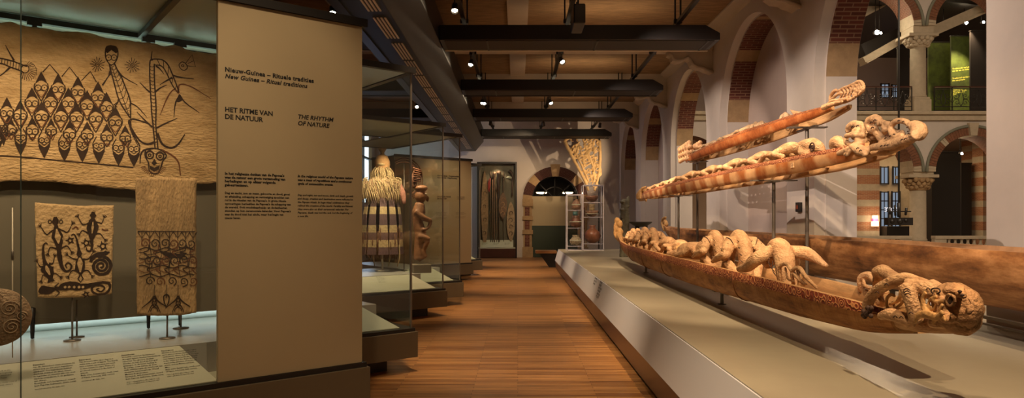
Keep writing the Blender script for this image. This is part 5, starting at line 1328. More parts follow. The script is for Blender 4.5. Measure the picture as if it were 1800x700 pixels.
for x, y, r_, X in ((600,165,16,2.72),(640,160,15,2.72),(760,130,14,2.745),(790,110,13,2.745),(770,175,14,2.745),(890,265,13,2.775),(925,250,13,2.775),(960,235,13,2.78),(850,335,10,2.69),(880,330,10,2.69),(905,327,10,2.69),(1030,280,12,2.685),(1060,272,12,2.685),(1090,225,10,2.70),(1085,205,8,2.70),(1000,112,9,2.75),(1040,120,9,2.75),(640,355,13,2.64),(665,375,12,2.65),(580,205,10,2.72),(1080,170,9,2.74)):
    arcs.append([c7(x-r_,y+r_*.4,X), c7(x-r_*.3,y-r_*.5,X-.004), c7(x+r_*.7,y-r_*.1,X)])
grooves(midc, OM, arcs, r=.0045)
m = MB(org=OM)
for dx, dy, dz in ((0,0,0),(.0,.15,.05),(.02,-.1,.08),(.0,-.3,.10),(.0,.3,-.02)): m.ell((XM+dx,15.55+dy,2.1+dz),(.05,.09,.06))
for k in range(5): m.tube([(XM-.08,15.8-.12*k,2.02),(XM-.09,15.75-.12*k,2.14+.02*k),(XM,15.6-.12*k,2.2+.02*k)],[.025,.03,.02],6,sub=3)
m.tube([(XM,15.9,2.02),(XM,15.2,2.0),(XM-.05,14.9,1.95)],[.05,.04,.02],6); m.carve('stern_carving', M['wood3'], midc, voxel=.012, smooth=1, rough=.005)

# ---------------- top carved canoe
XT = 3.2; OT = (XT, 9.5, 2.6)
topc = thing('carved_canoe', 'top red orange carved canoe, highest of the three, with latticed tips', 'canoe', OT)
zrT = interp([(6.5,2.68),(7.2,2.70),(9,2.73),(11,2.72),(12.6,2.70)])
zbT = interp([(6.5,2.655),(7.2,2.60),(9,2.575),(11,2.58),(12.6,2.60)])
wT = interp([(6.5,.16),(7.4,.34),(9,.42),(11,.40),(12.6,.22)])
H3 = hull_mat('top_hull_paint', (.48,.14,.035), (.24,.055,.014), (.60,.26,.09), (.20,.045,.015), bandv=.14, bandcol=(.46,.20,.08))
hull(topc, OT, XT, lin(6.75, 12.6, 50), zrT, zbT, wT, [H3, inn], open_bottom=True)
for y, L, s, h in ((11.9,.45,.7,.07),(11.2,.5,.8,.09),(10.2,.75,.9,.07),(9.5,.6,.8,.10)):
    m = MB(org=OT); prone(m, XT, y, zrT(y), L, s, h); m.carve('carved_figure', M['wood2'], topc, voxel=.012, smooth=2)
for y, s in ((11.35,.42),(9.15,.5),(8.95,.45),(8.15,.45)):
    m = MB(org=OT); crouch(m, XT, y, zrT(y)-.02, s, .16); m.carve('carved_figure', M['wood2'], topc, voxel=.011, smooth=2)
m = MB(org=OT); y = 7.6
m.tube([(XT-.1,y-.12,zrT(y)+.01),(XT-.1,y+.02,zrT(y)+.03),(XT-.1,y+.16,zrT(y)+.09)],[.02,.03,.006],8,sub=3); m.carve('carved_leaf', M['wood'], topc, voxel=.008)
def c8(x, y, X=XT): return at(1380+(x-823)/4.117+ (0), 130+y/4.117, X)
def c8(x, y, X=XT): return at(1180+x/4.117, 130+y/4.117, X)
m = MB(org=OT)
def TT(pts, rr, X=3.15, **k): m.tube([c8(*p[:2], (p[2] if len(p) > 2 else X)) for p in pts], [r_*.0013 for r_ in rr], 10, sub=4, **k)
TT([(1140,215),(1165,195),(1200,190),(1240,185),(1260,180)], [14,14,12,12,10], 3.12)
TT([(1150,200),(1155,160),(1175,130),(1195,118)], [12,14,16,14]); TT([(1165,180),(1200,150),(1240,140)], [12,12,10])
TT([(1150,225),(1200,215),(1260,190),(1320,170),(1360,145)], [14,16,14,12,10], 3.2)
TT([(1100,245),(1160,222),(1220,205),(1280,192),(1330,170)], [24,26,22,16,10], 3.22); TT([(1100,245),(1150,225),(1190,212),(1240,200)], [22,20,16,10], 3.05)
TT([(1360,150),(1390,115),(1392,80),(1370,55),(1345,58),(1320,75)], [12,12,12,12,12,10])
TT([(1240,185),(1290,190),(1330,165)], [10,12,10]); TT([(1200,125),(1240,105),(1290,85),(1330,65)], [10,10,10,10])
for i in range(7):
    x = 1215+i*24; y = 112-i*7
    TT([(x,y),(x+20,y+32),(x+4,y+66)], [9,8,8]); TT([(x+24,y-6),(x+4,y+30),(x+26,y+58)], [8,7,7], 3.2)
for cx, cy, r_ in ((1345,100,22),(1350,92,40),(1285,178,14),(1330,150,12)):
    TT([(cx+r_*math.cos(a), cy+r_*.8*math.sin(a)) for a in [i*PI/5 for i in range(11)]], [8]*11)
TT([(1310,78),(1340,120),(1372,130)], [8,8,8]); TT([(1335,62),(1352,100),(1385,100)], [8,8,8]); TT([(1300,120),(1345,105),(1385,70)], [7,7,7])
m.carve('prow_lattice', M['wood'], topc, voxel=.007, smooth=1, rough=.002, label='openwork carved lattice at the near tip')
m = MB(org=OT)
for i in range(5):
    for X in (3.1, 3.3):
        y = 12.35+i*.17
        m.tube([(X,y,2.67),(X+rn.uniform(-.02,.02),y+.05,2.78),(X,y,2.90)],[.035,.03,.035],8,sub=3); m.ell((X,y,2.93-.01*i),(.05,.05,.055))
for z in (2.66,2.76,2.86): m.tube([(3.1,12.2,z),(3.08,12.7,z),(3.1,13.05,z-.01)],.034,8); m.tube([(3.3,12.2,z),(3.3,13.05,z)],.034,8)
for y in (12.3,12.7,13.03): m.tube([(3.1,y,2.7),(3.3,y,2.7)],.03,8); m.tube([(3.1,y,2.84),(3.3,y,2.84)],.03,8)
m.tube([(XT,12.0,2.66),(XT,12.6,2.68)],.07,8)
m.carve('stern_lattice', M['wood'], topc, voxel=.012, smooth=1, rough=.004, label='blocky openwork lattice at the far tip')

# ---------------- big dugout
XD = 3.565; OD = (XD, 9, .95)
dug = thing('dugout_canoe', 'huge plain dark dugout canoe behind the carved canoes', 'canoe', OD)
zrD = interp([(1.5,1.345),(4.5,1.335),(9,1.35),(13,1.35),(15.5,1.36),(16.6,1.40)])
zbD = interp([(1.5,.92),(5,.90),(9,.88),(13,.90),(15.2,1.0),(16.1,1.18),(16.6,1.33)])
wD = interp([(1.5,.58),(9,.58),(13,.56),(15,.40),(16,.20),(16.6,.05)])
H4 = hull_mat('dugout_weathered', (.25,.105,.035), (.065,.024,.010), (.50,.25,.10), None, grain=.15, scl=(.45,1.3), wide=.15)
hull(dug, OD, XD, lin(1.4, 16.6, 70), zrD, zbD, wD, [H4, mat('dugout_inside', (.36,.19,.09), .8, var=.3, scale=6)], thick=.03, nv=18, flat=.95)
m = MB(org=OD); m.tube([(XD,16.55,1.30),(XD,16.75,1.45),(XD,16.7,1.55),(XD,16.45,1.60)],[.05,.06,.05,.03],10,sub=3); m.tube([(XD,16.7,1.45),(XD,16.5,1.5),(XD,16.35,1.42)],[.03,.05,.05],8,sub=3)
m.carve('stem_finial', M['wood3'], dug, voxel=.012)
for y in (2.6, 6.5, 10.5, 14.2):
    t = thing('canoe_cradle', 'low metal cradle under the dark dugout canoe, %s' % ({2.6:'nearest the camera',6.5:'behind the prow figure',10.5:'behind the lying figures',14.2:'at its far end'}[y]), 'stand', (XD, y, PLZ), group='dugout cradles')
    m = MB(); m.box(-.28,.28,-.03,.03,0,.02); h = zbD(y)-PLZ
    m.box(-.02,.02,-.02,.02,.02,h-.02); m.box(-.16,.16,-.02,.02,h-.025,h-.002); m.build('cradle_frame', M['steel'], t)
m = MB(org=(3.85,8,PLZ)); m.box(3.82, 3.86, -1, 15, PLZ+.10, PLZ+.125); m.box(3.82, 3.86, -1, 15, PLZ+.05, PLZ+.065)
for y in range(-1, 15, 3): m.box(3.83,3.85,y,y+.03,PLZ,PLZ+.1)
m.build('low_rail', M['steel'], label='low pale metal rail along the back edge of the platform', cat='rail', loc=(3.85,8,PLZ))

# ---------------- posts for the canoes
def cpost(x, y, ztop, cw, label, r=.02, arm=.24):
    t = thing('canoe_post', label, 'stand', (x, y, PLZ), group='posts carrying the canoes')
    m = MB(); m.tube([(0,0,0),(0,0,ztop-PLZ-.01)], r, 12, caps=False); m.build('upright', M['steel'], t)
    m = MB(); m.box(-cw/2,cw/2,-.045,.045,ztop-PLZ-.014,ztop-PLZ-.002); m.box(-.02,.02,-arm,arm,ztop-PLZ-.03,ztop-PLZ-.012); m.build('cradle_plate', M['steel'], t)
    m = MB(); m.lathe([(.045,0),(.045,.008),(.022,.012)], n=16); m.build('foot_plate', M['steel'], t)
cpost(XL, 7.35, zbL(7.35), .2, 'short post under the middle of the lower carved canoe')
cpost(XL, 11.7, zbL(11.7), .2, 'short post under the far end of the lower carved canoe')
cpost(XM, 7.6, 1.99, .5, 'tall post under the near half of the middle canoe')
cpost(XM, 12.1, 1.98, .5, 'tall post under the far half of the middle canoe')
cpost(XT, 7.55, 2.575, .42, 'tallest post, under the near half of the top canoe')
cpost(XT, 12.15, 2.59, .36, 'tallest post, under the far end of the top canoe')

# ================================================================== POTS IN CLEAR CASES
def acrylic(x, y, w, d, h, label, shelves):
    t = thing('acrylic_case', label, 'display case', (x, y, PLZ), group='clear cases of pottery')
    m = MB(); a, b = w/2, d/2
    for P_ in (((-a,-b),(a,-b)),((a,-b),(a,b)),((a,b),(-a,b)),((-a,b),(-a,-b))): m.quad((*P_[0],0),(*P_[1],0),(*P_[1],h),(*P_[0],h))
    m.quad((-a,-b,h),(a,-b,h),(a,b,h),(-a,b,h)); m.build('clear_walls', M['acryl'], t)
    m = MB(); e = .011
    for sx in (-a,a):
        for sy in (-b,b): m.box(sx-e,sx+e,sy-e,sy+e,0,h)
    for sy in (-b,b): m.box(-a,a,sy-e,sy+e,h-e,h+e); m.box(-a,a,sy-e,sy+e,0,2*e)
    m.build('polished_edges', mat('acrylic_edge', (.55,.50,.55), .2) if 'acrylic_edge' not in bpy.data.materials else bpy.data.materials['acrylic_edge'], t)
    for z in shelves:
        m = MB(); m.box(-a+.01,a-.01,-b+.01,b-.01,z,z+.012); m.build('shelf', M['acryl'], t)
        m = MB(); m.box(-a+.01,a-.01,-b+.008,-b+.014,z,z+.014); m.build('shelf_edge', bpy.data.materials['acrylic_edge'], t)
YA = 20.3
sc_ = YA/1200
def ac(px, py): return ((px-910)*sc_, EYE+(386-py)*sc_)
acrylic((1009-910)*sc_, YA, .44, .44, EYE+(386-343)*sc_-PLZ, 'narrower clear case of small pots at the end of the platform', [EYE+(386-y)*sc_-PLZ for y in (433,401.5,370.5,)])
acrylic((1042-910)*sc_, YA+.1, .60, .5, EYE+(386-326)*sc_-PLZ, 'wider clear case of large pots at the end of the platform', [EYE+(386-y)*sc_-PLZ for y in (429,382.5,357)])
def pot(px, yb, yt, w, prof, mt, label, cat='pot', name='pottery_jar', yo=0, extra=None, lift=.014):
    x, zb = ac(px, yb); _, zt = ac(px, yt); h = zt-zb
    t = thing(name, label, cat, (x, YA+yo, zb+lift), group='pots in the clear cases')
    m = MB(); m.lathe([(r*w*sc_/2, z*h) for r, z in prof], n=28); m.build('jar_body', mt, t)
    if extra: extra(t, w*sc_/2, h)
P1 = [(.35,0),(.8,.1),(1,.35),(.95,.55),(.6,.78),(.5,.86),(.62,1.0),(.5,.99),(.42,.86)]
P2 = [(.3,0),(.75,.12),(1,.4),(.85,.62),(.4,.80),(.3,.9),(.42,1.0),(.3,.99)]
P3 = [(.2,0),(.6,.15),(.9,.6),(1,1.0),(.9,.97),(.5,.3)]
def rimband(t, r, h):
    m = MB(); m.lathe([(r*.97,h*.52),(r*1.02,h*.50),(r*1.0,h*.44)], n=28); m.build('painted_band', M['label'], t)
pot(1013, 370, 351, 17, P1, M['clay2'], 'striped round pot, top of the narrower clear case', extra=rimband)
pot(1012, 401, 380, 22, P1, M['clay'], 'dark pot with pale rings, middle of the narrower clear case', extra=rimband)
pot(1012, 432.5, 414, 21, P1, mat('mottled_pot', (.40,.30,.17), .7, var=.8, scale=26), 'mottled cream pot at the bottom of the narrower clear case', extra=rimband)
pot(1041, 356, 345, 24, P3, M['clay'], 'wide shallow dark bowl at the top of the wider clear case', 'bowl', 'pottery_bowl', yo=.1)
pot(1041, 382, 371, 24, P3, M['clay2'], 'patterned wide bowl in the middle of the wider clear case', 'bowl', 'pottery_bowl', yo=.1, extra=rimband)
pot(1042, 428.5, 397, 30, P2, mat('red_brown_pot', (.28,.10,.045), .4, var=.5, scale=6), 'large red brown jar at the bottom of the wider clear case', yo=.1)
pot(1041, 371, 360, 13, [(.7,0),(.8,.2),(.75,.8),(.9,1),(.8,.98)], M['fibre'], 'pale cylinder standing in the patterned bowl', 'vessel', 'pottery_cup', yo=.1)
pot(1011, 382.5, 373, 8, [(1,0),(1,1),(.8,1)], mat('green_tin', (.10,.20,.17), .5), 'small green tin in the narrower clear case', 'tin', 'tin')
# ---- openwork carving against the far wall
YO = 26.2; so = YO/1200
def ow(px, py, y=YO): return Vector(((px-910)*so, y, EYE+(386-py)*so))
t = thing('openwork_carving', 'tall golden openwork carved board rising above the clear cases', 'carving', ow(1040,330))
OO = ow(1040, 330)
m = MB(org=OO)
m.tube([ow(992,247),ow(1003,270),ow(1018,298),ow(1030,322),ow(1034,335)], [.07,.06,.06,.06,.05], 8, sub=3)
m.tube([ow(1054,247),ow(1055,280),ow(1052,310),ow(1045,335)], [.06,.06,.05,.05], 8, sub=3)
m.tube([ow(992,247),ow(1015,236),ow(1040,238),ow(1054,250)], [.06,.05,.05,.05], 8, sub=3)
m.tube([ow(1008,262),ow(1022,290),ow(1034,318)], [.04,.04,.04], 8, sub=3)
m.tube([ow(1025,245),ow(1036,275),ow(1044,300),ow(1044,320)], [.04,.045,.04,.04], 8, sub=3)
for i in range(120):
    px = rn.uniform(996,1052); py = rn.uniform(243,326)
    if (px-992) < (py-247)*.55+4: continue
    r_ = rn.uniform(2.5,5.5); a0 = rn.uniform(0,6)
    m.tube([ow(px+r_*math.cos(a0+a), py+r_*1.2*math.sin(a0+a), YO+rn.uniform(-.03,.03)) for a in [k*.7 for k in range(8)]], .026, 6, sub=2)
m.tube([ow(1024,283),ow(1032,278),ow(1040,284),ow(1031,290),ow(1024,283)], .04, 6, sub=3)
m.carve('openwork_board', mat('golden_wood', (.60,.38,.16), .7, var=.35, scale=5, bump=.5), t, voxel=.018, smooth=0)
m = MB(org=OO); pe = ow(1053,452,YO+.1); m.tube([ow(1054,243,YO+.1), Vector((pe.x,pe.y,0))], .03, 8); m.build('support_post', M['black'], t)
# ---- figures standing behind the far end of the lower canoe
YD = 16.6; sd = YD/1200
def dk(px, py): return Vector(((px-910)*sd, YD, EYE+(386-py)*sd))
b0 = dk(1100, 452); b0.z = PLZ
t = thing('carved_post', 'dark greenish carved post behind the far end of the lower canoe', 'carving', b0)
m = MB(org=b0); m.tube([(b0.x,YD,PLZ),dk(1100,410),dk(1101,390),dk(1100,370),dk(1103,352),dk(1105,345)], [.09,.07,.08,.075,.06,.02], 10, sub=3)
m.tube([(b0.x-.09,YD,PLZ),dk(1095,400),dk(1094,372),dk(1096,350)], [.07,.06,.055,.03], 10, sub=3)
for k in range(9): m.ell(dk(1094+8*(k%2), 355+7*k), (.07,.07,.045), n=10, m=6)
m.carve('post_carving', mat('dark_patina', (.055,.04,.022), .6, var=.6, scale=8, col2=(.13,.12,.07)), t, voxel=.016, smooth=1, rough=.01)
b0 = dk(1126, 452); b0.z = PLZ
t = thing('wooden_bowl', 'dark shallow bowl on legs behind the far end of the lower canoe', 'bowl', b0)
m = MB(org=b0); c = dk(1126,392); c.x = b0.x
m.lathe([(.05,-.10),(.18,-.06),(.27,.0),(.28,.03),(.25,.03),(.12,-.03)], c, 24); m.build('dish', mat('black_wood', (.03,.022,.016), .5), t)
for dx in (-.09,.13):
    m = MB(org=b0); m.tube([(b0.x+dx,YD,PLZ),(b0.x+dx,YD,1.1),(b0.x+dx*.9,YD,c.z-.05)], [.05,.035,.06], 8, sub=3); m.build('leg', bpy.data.materials['black_wood'], t)
# ---- bench at the platform end
t = thing('bench', 'low bench with a pale wooden top at the far end of the platform', 'bench', (.90, 22.3, 0))
m = MB(); m.box(-.32,.36,-.3,.3,.45,.54); m.build('seat', mat('orange_bench_top', (.50,.24,.09), .4, var=.2, scale=3), t, bevel=.01)
m = MB(); m.prism([(-.20,.45),(.34,.45),(.34,0),(.12,0)], 'y', -.26, .26); m.build('wedge_base', M['black'], t, fixn=True)
t = thing('wall_sensor', 'small dark box fixed to the pale pier behind the canoe posts', 'box', (4.139, 9.99, 1.66))
m = MB(); m.box(-.05,0,-.07,.07,0,.14); m.build('box_casing', M['duct'], t, bevel=.008)
m = MB(); m.box(-.054,-.05,-.03,.03,.04,.10); m.build('sensor_lens', M['redpaint'], t)
# printed text on the platform lip
m = MB(); rv = Vector((0,-1,0)); up = Vector((.1,0,.346)).normalized()
for y, z, s in ((11.0,.60,"Geestenboten\nprauwen van de\nvoorouders"),(10.3,.60,"Spirit canoes\nhoused and\nkept for the dead\nAsmat, Mimika\nsouthwest coast\nof Papua, 1950")):
    write(m, s, (1.2432-.0035+(z-.60)*.29, y, z), rv, up, .052, bold=.0006, line=.85)
y0 = 11.6; m.box(1.14,1.15,y0,y0+.01,.30,.301)
pt = [o for o in bpy.data.objects if o.name.startswith('sloping_lip')][0]
for v in m.v: v.xyz = v - Vector(O)
m.build('printed_text', M['ink'], bpy.data.objects['display_platform'])

# ================================================================== ATRIUM beyond the open arch
YT_ = 28.0; s_ = YT_/1200
def AP(px, py): return ((px-910)*s_, EYE+(386-py)*s_)
CXs = [910+0, ]  # arch centres in metres
PER = 166*s_; A0 = (1708-910)*s_
CEN = [A0+PER*k for k in range(-3, 3)]
def arch_wall(name, z0, spr, r, top, y0, y1, mats, cens, x0, x1):
    m = MB()
    for c in cens:
        for y in (y0, y1):
            m.quad((c-PER/2,y,spr),(c-r,y,spr),(c-r,y,top),(c-PER/2,y,top)); m.quad((c+r,y,spr),(c+PER/2,y,spr),(c+PER/2,y,top),(c+r,y,top))
            for i in range(20):
                a, b = PI-PI*i/20, PI-PI*(i+1)/20
                m.quad((c+r*math.cos(a),y,spr+r*math.sin(a)),(c+r*math.cos(b),y,spr+r*math.sin(b)),(c+r*math.cos(b),y,top),(c+r*math.cos(a),y,top))
        L = 0
        for i in range(20):
            a, b = PI*i/20, PI*(i+1)/20; base = len(m.v); d = r*PI/20
            m.quad((c+r*math.cos(a),y0,spr+r*math.sin(a)),(c+r*math.cos(b),y0,spr+r*math.sin(b)),(c+r*math.cos(b),y1,spr+r*math.sin(b)),(c+r*math.cos(a),y1,spr+r*math.sin(a)), 2 if i in (0,1,18,19,9,10) else 1)
            for j, q in enumerate(((y0,L),(y0,L+d),(y1,L+d),(y1,L))): m.uv[base+j] = q
            L += d
        m.quad((c+r,y0,spr),(c+PER-r,y0,spr),(c+PER-r,y1,spr),(c+r,y1,spr), 2)
    return struct(m, name, mats)
RI = 64*s_; RO = 80*s_
zsL = AP(0,302)[1]; zsU = AP(0,45)[1]; zG = AP(0,197)[1]
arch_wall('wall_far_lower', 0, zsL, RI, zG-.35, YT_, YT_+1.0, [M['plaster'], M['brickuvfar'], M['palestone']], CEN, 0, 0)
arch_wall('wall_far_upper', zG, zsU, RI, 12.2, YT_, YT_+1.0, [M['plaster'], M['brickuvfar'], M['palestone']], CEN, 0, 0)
def voussoirs(c, spr, name):
    m = MB(); n = 46
    for i in range(n):
        a0, a1 = PI*i/n, PI*(i+1)/n; g = .003
        poly = [(c+RI*math.cos(a0+g),spr+RI*math.sin(a0+g)),(c+(RO-.06)*math.cos(a0+g),spr+(RO-.06)*math.sin(a0+g)),(c+(RO-.06)*math.cos(a1-g),spr+(RO-.06)*math.sin(a1-g)),(c+RI*math.cos(a1-g),spr+RI*math.sin(a1-g))]
        st = i in (0,1,11,12,33,34,44,45)
        m.prism(poly, 'y', YT_-.04, YT_-.001, 1 if st else 0)
    pts = [(c+RO*math.cos(PI*i/30), YT_-.05, spr+RO*math.sin(PI*i/30)) for i in range(31)]
    m.tube(pts, .06, 8, mi=2)
    m.prism([(c-.13,spr+RI-.02),(c+.13,spr+RI-.02),(c+.20,spr+RO+.12),(c-.20,spr+RO+.12)], 'y', YT_-.16, YT_-.001, 1)
    struct(m, name, [bpy.data.materials.get('far_voussoir') or mat('far_voussoir', (.22,.09,.045), .8, var=.35, scale=12), M['palestone'], bpy.data.materials.get('green_grey_moulding') or mat('green_grey_moulding', (.20,.20,.15), .8)], fixn=True)
k = 20
for c in CEN[1:5]:
    for spr in (zsL, zsU): voussoirs(c, spr, 'trim_%d' % k); k += 1
m = MB(); m.box(4.8, 26, YT_-.30, YT_+1.0, zG-.14, zG); m.box(4.8, 26, YT_-.16, YT_-.001, zG-.36, zG-.14); struct(m, 'trim_40', M['palestone'], bevel=.02)
m = MB(); m.box(4.8, 27, 2, YT_+12, -.2, 0); struct(m, 'floor_atrium', mat('atrium_floor', (.32,.25,.17), .4))
m = MB(); m.box(4.8, 27, YT_+1.0, YT_+12, zG-.35, zG-.02); struct(m, 'floor_gallery', M['plaster_mauve'])
m = MB(); m.box(4.8, 27, YT_+11.9, YT_+12, 0, 12.2); struct(m, 'wall_gallery_back', M['plaster_mauve'])
m = MB(); m.box(4.8, 27, 2, YT_+12, 12.2, 12.4); struct(m, 'ceiling_atrium', M['plaster_mauve'])
m = MB(); m.box(26.9, 27, 2, YT_+12, 0, 12.2); struct(m, 'wall_atrium_side', M['plaster'])
m = MB(); m.box(4.8, 27, YT_+1.01, YT_+12, 11.0, 11.2); struct(m, 'ceiling_gallery', M['duct'])
m = MB(); m.box(4.8, 4.9, YT_, YT_+12, 0, 12.2); struct(m, 'wall_gallery_left', M['plaster_mauve'])
# columns
def column(cx, z0, z1, r, capz, caph, label, base=.55, leafy=1, square=.36):
    t = thing('stone_column', label, 'column', (cx, YT_+.46, z0), group='atrium columns')
    H_ = z1-z0; cz = capz-z0
    m = MB(); m.box(-square,square,-square,square,0,base); m.box(-square+.04,square-.04,-square+.04,square-.04,base,base+.1); m.build('column_base', M['palestone'], t, bevel=.02)
    m = MB(); m.lathe([(r*1.12,base+.1),(r*1.12,base+.17),(r,base+.22),(r*.97,cz)], n=24); m.build('shaft', M['palestone'], t)
    m = MB()
    m.lathe([(r,cz-.06),(r*1.12,cz),(r*1.15,cz+caph*.4),(r*1.5,cz+caph*.8),(r*1.5,cz+caph)], n=24)
    rr = random.Random(5)
    for ring, (zz, q) in enumerate(((.22,1.18),(.5,1.36),(.78,1.62))):
        for i in range(14):
            a = 2*PI*(i+.5*ring)/14; m.ell((r*q*math.cos(a), r*q*math.sin(a), cz+caph*zz+rr.uniform(-.03,.03)), (.10,.10,.085+rr.uniform(0,.03)), n=8, m=5)
    m.build('leafy_capital', M['stone'] if leafy > 1 else M['palestone'], t)
    m = MB(); w_ = r*1.5+.16; m.box(-w_,w_,-.45,w_-.0,cz+caph,cz+caph+.13); m.build('abacus', M['palestone'], t, bevel=.02)
    if cz+caph+.13 < H_-.01:
        m = MB(); m.box(-.42,.42,-.40,.5,cz+caph+.13,H_); m.build('impost_block', M['palestone'], t)
for i, c in enumerate((CEN[1]+PER/2, CEN[2]+PER/2, CEN[3]+PER/2)):
    nm_ = ('beyond the big pier at left', 'in full view between the two arches', 'right of the open arch')[i]
    column(c, 0, zsL, .31, AP(0,332)[1], .46, 'tall stone column with leafy capital on the ground floor, '+nm_, leafy=2)
    column(c, zG, zsU, .30, AP(0,78)[1], .36, 'pale stone column with carved capital on the upper gallery, '+nm_)
# stone balustrade on the ground floor
def balustrade(x0, x1, label):
    t = thing('stone_balustrade', label, 'balustrade', ((x0+x1)/2, YT_+.2, 0), group='stone balustrades')
    w2 = (x1-x0)/2; zt = AP(0,415)[1]
    m = MB(); m.box(-w2,w2,-.16,.16,zt-.13,zt); m.build('hand_rail', M['palestone'], t, bevel=.02)
    m = MB(); m.box(-w2,w2,-.14,.14,0,.2); m.build('base_course', M['palestone'], t)
    m = MB(); m.box(-w2,-w2+.5,-.12,.12,.2,zt-.13); m.box(w2-.5,w2,-.12,.12,.2,zt-.13); m.build('end_pier', M['palestone'], t, bevel=.02)
    o = None; x = -w2+.66
    while x < w2-.6:
        if o is None:
            m = MB(); h = zt-.33; m.lathe([(.085,0),(.085,.05),(.05,.09),(.09,.2),(.095,.27),(.045,.42),(.055,h-.04),(.085,h)], n=14); o = m.build('baluster', M['palestone'], t)
        else: o = o.copy(); COL.objects.link(o)
        o.location = (x, 0, .2); x += .26
for c, lb in ((CEN[2],'stone balustrade under the left ground floor arch'),(CEN[3],'stone balustrade under the right ground floor arch')): balustrade(c-RI+.03, c+RI-.03, lb)
# wrought iron railings of the gallery
def railing(x0, x1, label):
    t = thing('iron_railing', label, 'railing', ((x0+x1)/2, YT_+.1, zG), group='iron railings')
    w2 = (x1-x0)/2; h = AP(0,151)[1]-zG
    m = MB(); m.box(-w2,w2,-.04,.04,h-.05,h); m.build('hand_rail', M['mahog'], t)
    m = MB()
    for z in (.06, .22, h-.12): m.box(-w2,w2,-.012,.012,z,z+.03)
    n = max(2, int((2*w2)/.62)); 
    for i in range(n+1): x = -w2+2*w2*i/n; m.box(x-.015,x+.015,-.02,.02,0,h-.05)
    m.build('rail_bars', M['black'], t)
    m = MB(); st_ = 2*w2/n
    for i in range(n):
        cx = -w2+st_*(i+.5)
        for sx in (-1,1):
            for cz_, r0, sg in ((.42,.15,1),(.68,.14,-1)):
                m.tube([(cx+sx*st_*.24+sx*r0*(1-j/15)*math.cos(j*.62), 0, cz_+sg*r0*(1-j/15)*math.sin(j*.62)) for j in range(14)], .012, 4)
        m.tube([(cx,0,.25),(cx-.1,0,.5),(cx,0,h-.14)], .012, 4, sub=3); m.tube([(cx,0,.25),(cx+.1,0,.5),(cx,0,h-.14)], .012, 4, sub=3)
    m.build('scrollwork', M['black'], t)
for c, lb in ((CEN[2],'black scrollwork railing of the gallery, left of the pale column'),(CEN[3],'black scrollwork railing of the gallery, right of the pale column')): railing(c-RI+.02, c+RI-.02, lb)
# green text banner and dark screens upstairs
def Q(px, py, y): k = y/1200; return ((px-910)*k, EYE+(386-py)*k)
def board(name, label, cat, px0, px1, py0, py1, y, mt, z0=None, th=.08):
    x0, zt = Q(px0, py0, y); x1, zb = Q(px1, py1, y); zb = z0 if z0 is not None else zb
    t = thing(name, label, cat, ((x0+x1)/2, y, zb)); w2 = (x1-x0)/2
    m = MB(); m.box(-w2,w2,0,th,0,zt-zb); m.build('board', mt, t); 
    m = MB(); m.box(-w2-.02,w2+.02,-.02,th+.02,zt-zb,zt-zb+.05); m.build('top_edge', M['black'], t)
    return t, w2, zt-zb
gm = mat('green_banner', (.10,.15,.015), .7, var=.65, scale=.8, col2=(.015,.02,.004))
t, w2, h = board('green_banner', 'lit green wall panel with yellow text on the upper gallery', 'panel', 1672, 1706, 64, 197, 31.5, gm, zG)
m = MB()
for i, (tx, zz) in enumerate((("Traditionele verhalen\nvan de zee en riviermens", .62),("Traditional stories of\nthe sea people", .51),("In huizen aan het\nwater worden de oude\nverhalen bewaard en\nverteld", .38))):
    write(m, tx, (-w2+.05,-.004,h*zz), Vector((1,0,.12)).normalized(), (0,0,1), .10 if i < 2 else .07, bold=.001)
m.build('printed_text', mat('yellow_print', (.75,.70,.10), .6, emit=(.8,.75,.1), estr=.15), t)
board('green_banner', 'shadowy green wall panel right beside the gallery column', 'panel', 1632, 1670, 75, 197, 33, gm, zG)
board('dark_screen', 'black screen at the right of the upper gallery', 'screen', 1706, 1745, 55, 197, 30.5, M['black'], zG)
board('dark_screen', 'tall black screen on the upper gallery behind the hanging lamp rod', 'screen', 1578, 1598, 85, 197, 30.8, M['black'], zG)
board('dark_screen', 'black exhibition box under the right ground floor arch', 'screen', 1638, 1688, 268, 432, 31, M['black'], 0, 1.2)
board('dark_screen', 'second black exhibition box, farther back under the right arch', 'screen', 1690, 1708, 288, 432, 33.5, M['duct2'], 0, 1.0)
board('dark_screen', 'low dark cabinet behind the balustrade under the left arch', 'cabinet', 1559, 1602, 400, 432, 31.0, M['black'], 0, .8)
# windows at the back
def window(k, px0, px1, py0, py1, y, rows, arch=False):
    x0, zt = Q(px0, py0, y); x1, zb = Q(px1, py1, y)
    m = MB(); m.box(x0,x1,y,y+.02,zb,zt,0)
    f = .05; m.box(x0-f,x0,y-.08,y+.02,zb-f,zt+f,1); m.box(x1,x1+f,y-.08,y+.02,zb-f,zt+f,1)
    for i in range(rows+1): z = zb+(zt-zb)*i/rows; m.box(x0,x1,y-.06,y-.001,z-f/2,z+f/2,1)
    m.box((x0+x1)/2-.015,(x0+x1)/2+.015,y-.04,y-.001,zb,zt,1)
    struct(m, 'window_%d' % k, [M['skyglow2'] if 'skyglow2' in M else M['skyglow'], M['duct2']])
M['skyglow2'] = emis('dusk_pane', (.50,.60,.75), .16)
m = MB(); x0, zt = Q(1520,250,36); x1, _ = Q(1606,0,36); m.box(x0-.8, x1, 36.1, 36.3, 0, zG-.4); struct(m, 'wall_window', M['palestone'])
window(10, 1548, 1560, 294, 323, 36, 1); window(11, 1570, 1578, 294, 323, 36, 1); window(12, 1548, 1560, 338, 400, 36, 4); window(13, 1568, 1580, 338, 400, 36, 4)
window(14, 1549, 1561, 148, 172, 38, 2); window(15, 1568, 1580, 150, 172, 38, 2)
